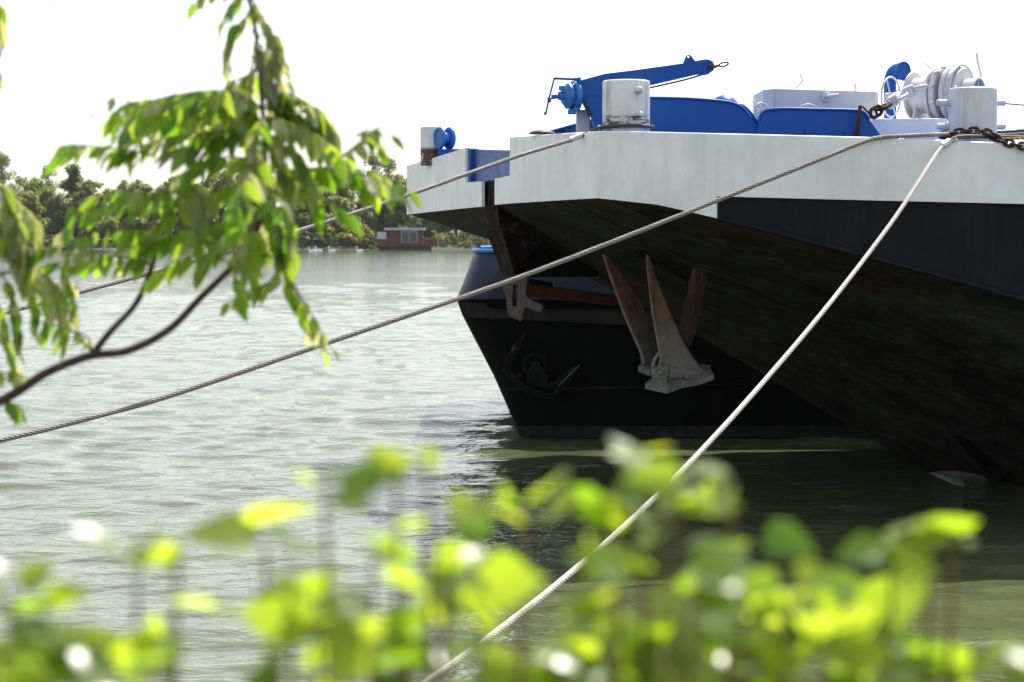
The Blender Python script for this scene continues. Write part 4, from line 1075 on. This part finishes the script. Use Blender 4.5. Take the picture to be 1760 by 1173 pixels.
def nth(i, n): return ['leftmost', 'second from left', 'third from left', 'fourth from left', 'fifth from left', 'sixth from left', 'seventh from left', 'eighth from left', 'ninth from left', 'tenth from left', 'eleventh from left', 'twelfth from left', 'thirteenth from left', 'fourteenth from left', 'fifteenth from left', 'sixteenth from left', 'seventeenth from left', 'eighteenth from left', 'nineteenth from left', 'twentieth from left', 'twenty-first from left'][min(i, 20)]
cnt = {}
allsp = sorted(SPOT) + sorted(BUSH)
for (px, kd, ytop, back) in allsp:
    d = 341 + back; zt = W(px, ytop, d).z; z0 = far_z(W(px, 400, d).x, d) - .15
    s = (zt - z0) / H0[kd]; i = cnt.get(kd, 0); cnt[kd] = i + 1
    lab = '%s on the far shore, %s of its kind' % (KIND[kd], nth(i, 0))
    grp = 'trees along the far shore' if kd not in (4, 6) else 'bushes at the far water edge'
    o = PROT[kd] if kd not in usedp else dup(PROT[kd]); usedp.add(kd)
    o.location = (W(px, 400, d).x, d, z0); o.rotation_euler = (0, 0, random.uniform(0, 6.28)); sw = s * random.uniform(.92, 1.15)
    o.scale = (sw, sw, s); tag(o, lab, None, grp)
    if kd in (4, 6): o['category'] = 'bush'; o.name = 'bush'
# trees out of the frame to both sides and behind, one wood
rng = np.random.RandomState(77)
blobs = []
for i in range(330):
    x = rng.uniform(-330, 330); y = 341 + rng.uniform(20, 46)
    if x < -100 or x > 14: y = 341 + rng.uniform(8, 46)
    h = rng.uniform(5.5, 9.0)
    blobs.append(((x, y, rng.uniform(.2, .95) * h), rng.uniform(1.6, 2.8)))
o = leaf_obj('far_wood', leaf_quads(70000, blobs, .5, rng), FAR[0], None)
tag(o, 'mass of trees behind the shoreline', 'wood', kind='stuff')

# ------------------------------------------------------------------ foreground tree branch with pinnate leaves
def add_leaf(V, Fc, p, axis, nrm, L, Wd, droop=.12, fold=.18, heart=False):
    """one pointed leaf blade: p base, axis along the blade"""
    a = axis.normalized(); n = (nrm - a * nrm.dot(a)); n = n.normalized() if n.length > 1e-4 else a.orthogonal().normalized(); s = a.cross(n)
    prof = [(0, .04), (.12, .6), (.32, 1.0), (.55, .88), (.78, .5), (1.0, .0)] if not heart else [(0, .1), (-.04, .62), (.12, .95), (.35, 1.0), (.62, .72), (.85, .3), (1.0, .0)]
    o = len(V)
    for (t, w_) in prof:
        c = p + a * (L * t) - n * (droop * L * t * t)
        V.append(c - s * (Wd / 2 * w_) + n * (fold * Wd / 2 * w_)); V.append(c); V.append(c + s * (Wd / 2 * w_) + n * (fold * Wd / 2 * w_))
    for i in range(len(prof) - 1):
        b = o + i * 3
        Fc.append((b, b + 1, b + 4, b + 3)); Fc.append((b + 1, b + 2, b + 5, b + 4))
tree = thing('pinnate_tree', Vector((-2.85, 6.0, near_z(-2.85, 6.0) - .05)), 'young tree reaching in at left with drooping pinnate green leaves', 'tree')
rnd = random.Random(4)
DT = 5.8
tk = MB(); base = Vector((-2.85, 6.0, near_z(-2.85, 6.0) - .1))
tk.tube(spline([base, base + Vector((.03, 0, .9)), base + Vector((.10, -.03, 1.8)), Vector((-2.7, 5.85, 3.0)), Vector((-2.55, 5.8, 4.3)), Vector((-2.2, 5.8, 5.5)), Vector((-1.7, 5.8, 6.2))], 6), [.068 - .0014 * i for i in range(37)], 10)
tk.build('trunk', M['bark'], tree)
br = MB()
def branch(pts, r0, r1):
    P = spline(pts, 6); n = len(P); br.tube(P, [r0 + (r1 - r0) * i / (n - 1) for i in range(n)], 8)
branch([Vector((-2.76, 5.9, 2.35)), W(-450, 755, 5.85), W(-150, 745, 5.85), W(0, 690, DT), W(80, 641, DT), W(155, 612, DT), W(220, 603, DT), W(290, 567, DT), W(345, 512, DT), W(400, 457, DT), W(440, 400, DT), W(455, 330, DT), W(455, 250, DT), W(450, 170, DT), W(440, 60, DT), W(425, -20, DT)], .0158, .0055)
branch([W(157, 612, DT), W(190, 570, DT), W(235, 520, DT + .05), W(262, 455, DT + .05), W(280, 380, DT + .1), W(320, 310, DT + .1), W(370, 240, DT + .1), W(420, 180, DT + .1)], .011, .0045)
branch([W(400, 457, DT), W(425, 445, DT), W(460, 440, DT - .1), W(490, 455, DT - .1)], .005, .0025)
branch([W(-200, 500, DT - .1), W(-60, 480, DT - .1), W(0, 470, DT - .1), W(60, 465, DT - .1)], .008, .003)
branch([W(-250, 250, DT - .2), W(-80, 300, DT - .2), W(0, 340, DT - .2), W(20, 380, DT - .2)], .008, .003)
branch([Vector((-2.2, 5.8, 5.5)), W(-120, -150, DT), W(30, -60, DT), W(200, -80, DT), W(380, -30, DT)], .009, .004)
branch([Vector((-2.66, 5.85, 3.2)), W(-250, 540, DT - .1), W(-200, 500, DT - .1)], .011, .008)
branch([Vector((-2.55, 5.8, 4.3)), W(-320, 210, DT - .1), W(-250, 250, DT - .2)], .010, .008)
br.build('branch', M['bark'], tree)
LV, LF, PV, PF = [], [], [], []
rach = MB(); FR = []
def frond(pts, n, L, pale=.12, d=DT, hang=.62, Wr=.45, both=True, term=True):
    P = [W(x, y, d + dd) for x, y, dd in [(q[0], q[1], q[2] if len(q) > 2 else 0) for q in pts]]
    S = spline(P, 6); rach.tube(S, [.0034 * (1 - .6 * i / (len(S) - 1)) for i in range(len(S))], 5)
    R_ = resample(S, n + 1)
    for i in range(1, n + 2):
        t = (R_[min(i + 1, n + 1)] - R_[i - 1]).normalized()
        sd = t.cross(Vector((0, 0, 1)));  sd = sd.normalized() if sd.length > .15 else Vector((.3, -1, 0)).normalized()
        for s in ((1, -1) if both else (1,)):
            if i == n + 1:
                if s < 0 or not term: continue
                ax = t * .9 + Vector((0, 0, -.5))
            else:
                ax = t * .45 + sd * s * .55 + Vector((0, 0, -hang * rnd.uniform(.7, 1.5)))
            ax += Vector((rnd.uniform(-.22, .22), rnd.uniform(-.25, .25), rnd.uniform(-.2, .2)))
            nr = Vector((rnd.uniform(-.7, .7), rnd.uniform(-.9, .2), rnd.uniform(.2, 1)))
            l = L * 1.08 * rnd.uniform(.8, 1.25) * (1 - .25 * abs(i / (n + 1) - .5))
            if rnd.random() < pale + .06: add_leaf(PV, PF, R_[i], ax, nr, l, l * Wr, rnd.uniform(0, .3))
            else: add_leaf(LV, LF, R_[i], ax, nr, l, l * Wr, rnd.uniform(0, .3))
for args in (
    ([(265, 268), (215, 258), (160, 252), (118, 250), (104, 262)], 9, .075),
    ([(420, 180, .1), (350, 170, .1), (270, 172, .1), (215, 180, .1), (190, 205, .1)], 11, .085),
    ([(290, 210, .1), (240, 185, .05), (200, 168, 0), (165, 190, 0)], 3, .06),
    ([(455, 250), (430, 150), (440, 60), (425, 0)], 9, .06, .55),
    ([(440, 90), (470, 110), (485, 150), (492, 190)], 5, .06, .8),
    ([(425, -20), (400, 5), (385, 30), (380, 50)], 4, .06, .35),
    ([(430, -10), (455, 40), (475, 85), (480, 120)], 7, .065, .7),
    ([(432, 20), (405, 50), (392, 80), (390, 110)], 6, .062, .65),
    ([(445, 110), (425, 130), (400, 140), (380, 165)], 6, .065, .6),
    ([(450, 130), (475, 150), (490, 180), (495, 215)], 6, .07, .6),
    ([(450, 60), (470, 60), (480, 80), (484, 100)], 5, .055, .7),
    ([(425, -20), (360, -15), (335, 5)], 3, .055, .2),
    ([(450, 170), (505, 172), (545, 190), (572, 225)], 8, .088, .25),
    ([(455, 200, -.1), (500, 215, -.1), (550, 240, -.15), (580, 270, -.2)], 8, .08, .15),
    ([(560, 290), (600, 262), (630, 240), (650, 255)], 4, .055, .15),
    ([(455, 300, .0), (530, 292), (600, 296), (655, 312), (690, 335)], 10, .085, .1),
    ([(445, 330, .1), (510, 330, .1), (560, 345, .1), (600, 370, .1)], 7, .075, .1),
    ([(320, 330), (260, 345), (190, 355), (130, 372), (108, 400)], 10, .075, .05),
    ([(280, 390, .1), (240, 395), (180, 398), (130, 410)], 8, .075, .08),
    ([(262, 455), (200, 452), (130, 450), (80, 455), (55, 475)], 11, .062, .03),
    ([(430, 440), (465, 420), (490, 450), (505, 510), (528, 560)], 8, .068, .08),
    ([(490, 455, -.1), (470, 480, -.1), (430, 500, -.1), (395, 520, -.1)], 5, .065, .1),
    ([(505, 490, -.1), (535, 540, -.1), (558, 580, -.1), (572, 600, -.1)], 3, .062, .2),
    ([(400, 457), (370, 440), (330, 440), (290, 455), (262, 480)], 7, .075, .1),
    ([(440, 400), (400, 385), (360, 390), (325, 410)], 7, .08, .1),
    ([(455, 330), (410, 320), (370, 330), (340, 350)], 7, .08, .1),
    ([(455, 280), (400, 270), (350, 278), (310, 300)], 8, .085, .12),
    ([(400, 200, .1), (380, 235), (340, 245), (290, 262)], 8, .085, .08),
    ([(450, 220), (470, 250), (490, 290), (500, 330)], 7, .085, .18),
    ([(455, 340), (470, 370), (485, 410), (480, 450)], 7, .08, .15),
    ([(440, 395), (420, 430), (430, 460), (440, 485)], 5, .075, .2),
    ([(320, 310, .1), (300, 350), (270, 390), (240, 420)], 7, .08, .06),
    ([(0, 340), (20, 370), (40, 410), (45, 440)], 5, .11, .55, DT - .2),
    ([(-60, 300), (0, 320), (30, 350)], 5, .10, .5, DT - .2),
    ([(-60, 400), (-10, 405), (30, 430), (40, 470)], 6, .10, .35, DT - .2),
    ([(60, 465), (95, 490), (105, 540), (110, 590)], 7, .062, .15, DT - .1),
    ([(0, 470), (20, 500), (30, 560), (35, 600)], 7, .062, .2, DT - .1),
    ([(-40, 480), (0, 530), (10, 590)], 5, .062, .2, DT - .1),
    ([(0, 690), (10, 690), (22, 695), (30, 705)], 2, .075, 0),
    ([(-60, -60), (-20, -20), (-5, 20), (0, 60)], 4, .08, .1, DT - .2),
    ([(30, -60), (70, -40), (90, -15)], 3, .06, .1, DT - .5),
    ([(-80, -70), (-30, 0), (-10, 90), (-12, 200)], 6, .06, .3, DT - .2),
    ([(460, 230, -.1), (500, 250, -.1), (530, 300, -.1), (545, 350, -.1)], 7, .085, .12),
    ([(455, 190), (400, 165), (340, 160), (280, 168), (230, 185)], 10, .085, .08),
    ([(455, 210), (390, 195), (320, 195), (250, 210), (205, 232)], 11, .085, .08),
    ([(455, 230), (390, 225), (320, 232), (260, 245), (215, 262)], 10, .085, .08),
    ([(450, 165), (490, 160), (530, 178), (560, 205)], 7, .085, .3),
    ([(455, 185), (500, 195), (540, 210), (568, 240)], 7, .085, .3),
    ([(440, 70), (455, 100), (462, 130), (464, 165)], 6, .075, .75),
    ([(455, 270, -.2), (435, 300, -.3), (420, 340, -.3), (415, 380, -.3)], 7, .08, .15),
    ([(455, 330, -.1), (480, 350, -.3), (500, 390, -.3), (505, 430, -.3)], 7, .08, .15),
    ([(440, 400, -.1), (400, 405, -.3), (365, 425, -.3), (345, 460, -.3)], 7, .08, .12),
    ([(430, 420, -.1), (410, 450, -.3), (405, 480, -.3), (410, 505, -.3)], 6, .075, .15),
    ([(320, 310, .1), (345, 340, -.1), (350, 380, -.1), (345, 415, -.1)], 7, .08, .1),
    ([(455, 200, -.2), (440, 230, -.3), (430, 270, -.3), (432, 300, -.3)], 7, .08, .3),
    ([(380, 400), (330, 395), (280, 410), (240, 440)], 8, .078, .1),
    ([(590, 300), (620, 310), (650, 330)], 3, .085, .05),
    ([(610, 235), (635, 225), (655, 250)], 3, .06, .5),
    ([(-30, 330), (15, 345), (50, 370), (62, 410)], 6, .085, .5),
    ([(-40, 560), (0, 575), (20, 610), (28, 640)], 5, .06, .3),
    ([(60, 465), (75, 500), (85, 530), (80, 560)], 5, .062, .2),
    ([(20, 470), (45, 480), (60, 520), (62, 560)], 5, .06, .25),
    ([(-30, 620), (0, 640), (25, 640), (45, 650)], 4, .05, .2),
    ([(100, 455), (120, 490), (125, 530), (118, 560)], 6, .06, .15),
    ([(160, 610), (150, 580), (120, 570), (100, 590)], 3, .05, .15),
): frond(*args); FR.append(args)
for args in FR:
    if args[0][0][0] < 60 or args[0][-1][1] < 150 or rnd.random() < (.66 if args[0][-1][1] > 345 else .48): continue
    for q_ in range(1):
        jx, jy, jd = rnd.uniform(-26, 26), rnd.uniform(-26, 12), rnd.choice((-.2, .22))
        frond([(q[0] + jx * min(1, i * .6), q[1] + jy * min(1, i * .6), (q[2] if len(q) > 2 else 0) + jd * min(1, i * .5)) for i, q in enumerate(args[0])], *args[1:])
rach.build('leaf_stalk', M['stem_green'], tree)
def raw_mesh(name, V, Fc, mat, parent):
    mb = MB(); mb.v = V; mb.f = Fc; mb.sm = [True] * len(Fc); return mb.build(name, mat, parent, fix=False)
raw_mesh('foliage', LV, LF, M['leaf'], tree)
tag(raw_mesh('glint_foliage', PV, PF, M['leaf_pale'], tree), 'leaves coloured pale as if sunlit')

# ------------------------------------------------------------------ foreground shrubs
rnd = random.Random(9)
def shrub(name, label, rootx, clusters):
    DS = 1.78
    base = Vector((rootx, DS + .05, near_z(rootx, DS) - .04))
    sh = thing(name, base, label, 'shrub')
    V, Fc, stm = [], [], MB()
    for cl in clusters:
        (px, py, size, n) = cl[:4]; d = cl[4] if len(cl) > 4 else rnd.uniform(1.6, 1.95)
        c = W(px, py, d); s = size / FPX * d
        foot = base + Vector((rnd.uniform(-.10, .10), rnd.uniform(-.06, .06), 0))
        stem_top = c + Vector((0, .0, -s * .15))
        midp = foot.lerp(stem_top, .6) + Vector((rnd.uniform(-.04, .04), rnd.uniform(-.04, .04), -.02)); midp.x = foot.x + (stem_top.x - foot.x) * .85
        stm.tube(spline([foot, midp, stem_top.lerp(midp, .3), stem_top], 5), [.0058 - .00024 * i for i in range(16)], 6)
        for k in range(n + (1 + 2 * (py > 1040) if px > 450 else (py > 1090))):
            a = rnd.uniform(0, 2 * PI); el = rnd.uniform(-.3, .75)
            ax = Vector((math.cos(a) * math.cos(el), math.sin(a) * math.cos(el) * .8, math.sin(el) * .9))
            p = c + ax * s * .18 + Vector((rnd.uniform(-.3, .3) * s, rnd.uniform(-.3, .3) * s, rnd.uniform(-.35, .3) * s))
            nr = Vector((rnd.uniform(-.8, .8), rnd.uniform(-1, .6), rnd.uniform(.1, 1)))
            l = s * rnd.uniform(.66, 1.05)
            stm.tube([stem_top, (stem_top + p) / 2 + Vector((0, 0, .004)), p], .0009, 4)
            add_leaf(V, Fc, p, ax, nr, l, l * rnd.uniform(.72, .9), rnd.uniform(0, .3), rnd.uniform(.05, .35), True)
    stm.build('stem', M['stem_green'], sh); raw_mesh('foliage', V, Fc, M['shrub_leaf'], sh)
    return sh
shrub('leafy_shrub', 'sunlit shrub along the bottom left corner of the bank', -.36,
      [(30, 1060, 110, 3), (45, 1120, 110, 3), (130, 1110, 110, 4), (235, 985, 95, 3), (305, 950, 70, 2), (290, 1075, 120, 3), (90, 1160, 110, 4), (200, 1165, 100, 3), (0, 1150, 100, 3), (20, 1010, 70, 2), (260, 1130, 90, 3)])
shrub('leafy_shrub', 'tall thin shrub before the water left of the pale line', -.10,
      [(455, 920, 135, 3), (560, 840, 65, 2, 1.75), (680, 810, 85, 3), (735, 790, 60, 2), (640, 960, 85, 3), (770, 885, 85, 2), (500, 1045, 100, 3), (545, 1085, 120, 4), (700, 1000, 110, 4), (770, 1040, 130, 4), (830, 940, 100, 3), (905, 870, 105, 3), (640, 1100, 110, 4), (730, 1120, 120, 4), (600, 1160, 110, 4), (820, 1160, 100, 3), (480, 1150, 80, 2)])
shrub('leafy_shrub', 'bushy shrub in front of the dark hull reflection at bottom right', .17,
      [(1100, 805, 85, 3), (1165, 850, 90, 3), (1060, 890, 110, 3), (1130, 890, 110, 3), (1260, 835, 100, 3), (1275, 940, 105, 3), (1060, 1010, 120, 3), (1105, 985, 90, 2), (1190, 1030, 110, 4), (1250, 1010, 100, 3), (1290, 1075, 125, 4), (1360, 1010, 75, 2), (1180, 1110, 110, 4), (1050, 1130, 120, 4), (960, 1140, 100, 3), (1110, 1160, 120, 4), (1260, 1150, 120, 4)])
shrub('leafy_shrub', 'yellow green shrub whose lone sprig stands before the barge at right', .33,
      [(1420, 1060, 105, 3), (1480, 1080, 130, 4), (1420, 1110, 110, 3), (1535, 945, 110, 3, 1.85), (1600, 950, 100, 3, 1.85), (1640, 905, 70, 2, 1.85), (1380, 1150, 120, 4), (1500, 1150, 120, 4), (1560, 1165, 90, 3), (1640, 1165, 90, 3), (1735, 1140, 90, 3)])

# ------------------------------------------------------------------ light summer haze over the water
hz = MB().box((0, 240, 21), (1500, 620, 46)).build('haze', bpy.data.materials.new('summer_haze'), None)
hm = hz.data.materials[0]; hm.use_nodes = True; t = hm.node_tree; t.nodes.clear()
ho_ = t.nodes.new('ShaderNodeOutputMaterial'); pv = t.nodes.new('ShaderNodeVolumePrincipled')
pv.inputs['Color'].default_value = (.93, .95, 1, 1); pv.inputs['Density'].default_value = .00006; pv.inputs['Anisotropy'].default_value = .3
t.links.new(pv.outputs[0], ho_.inputs['Volume']); tag(hz, kind='stuff')
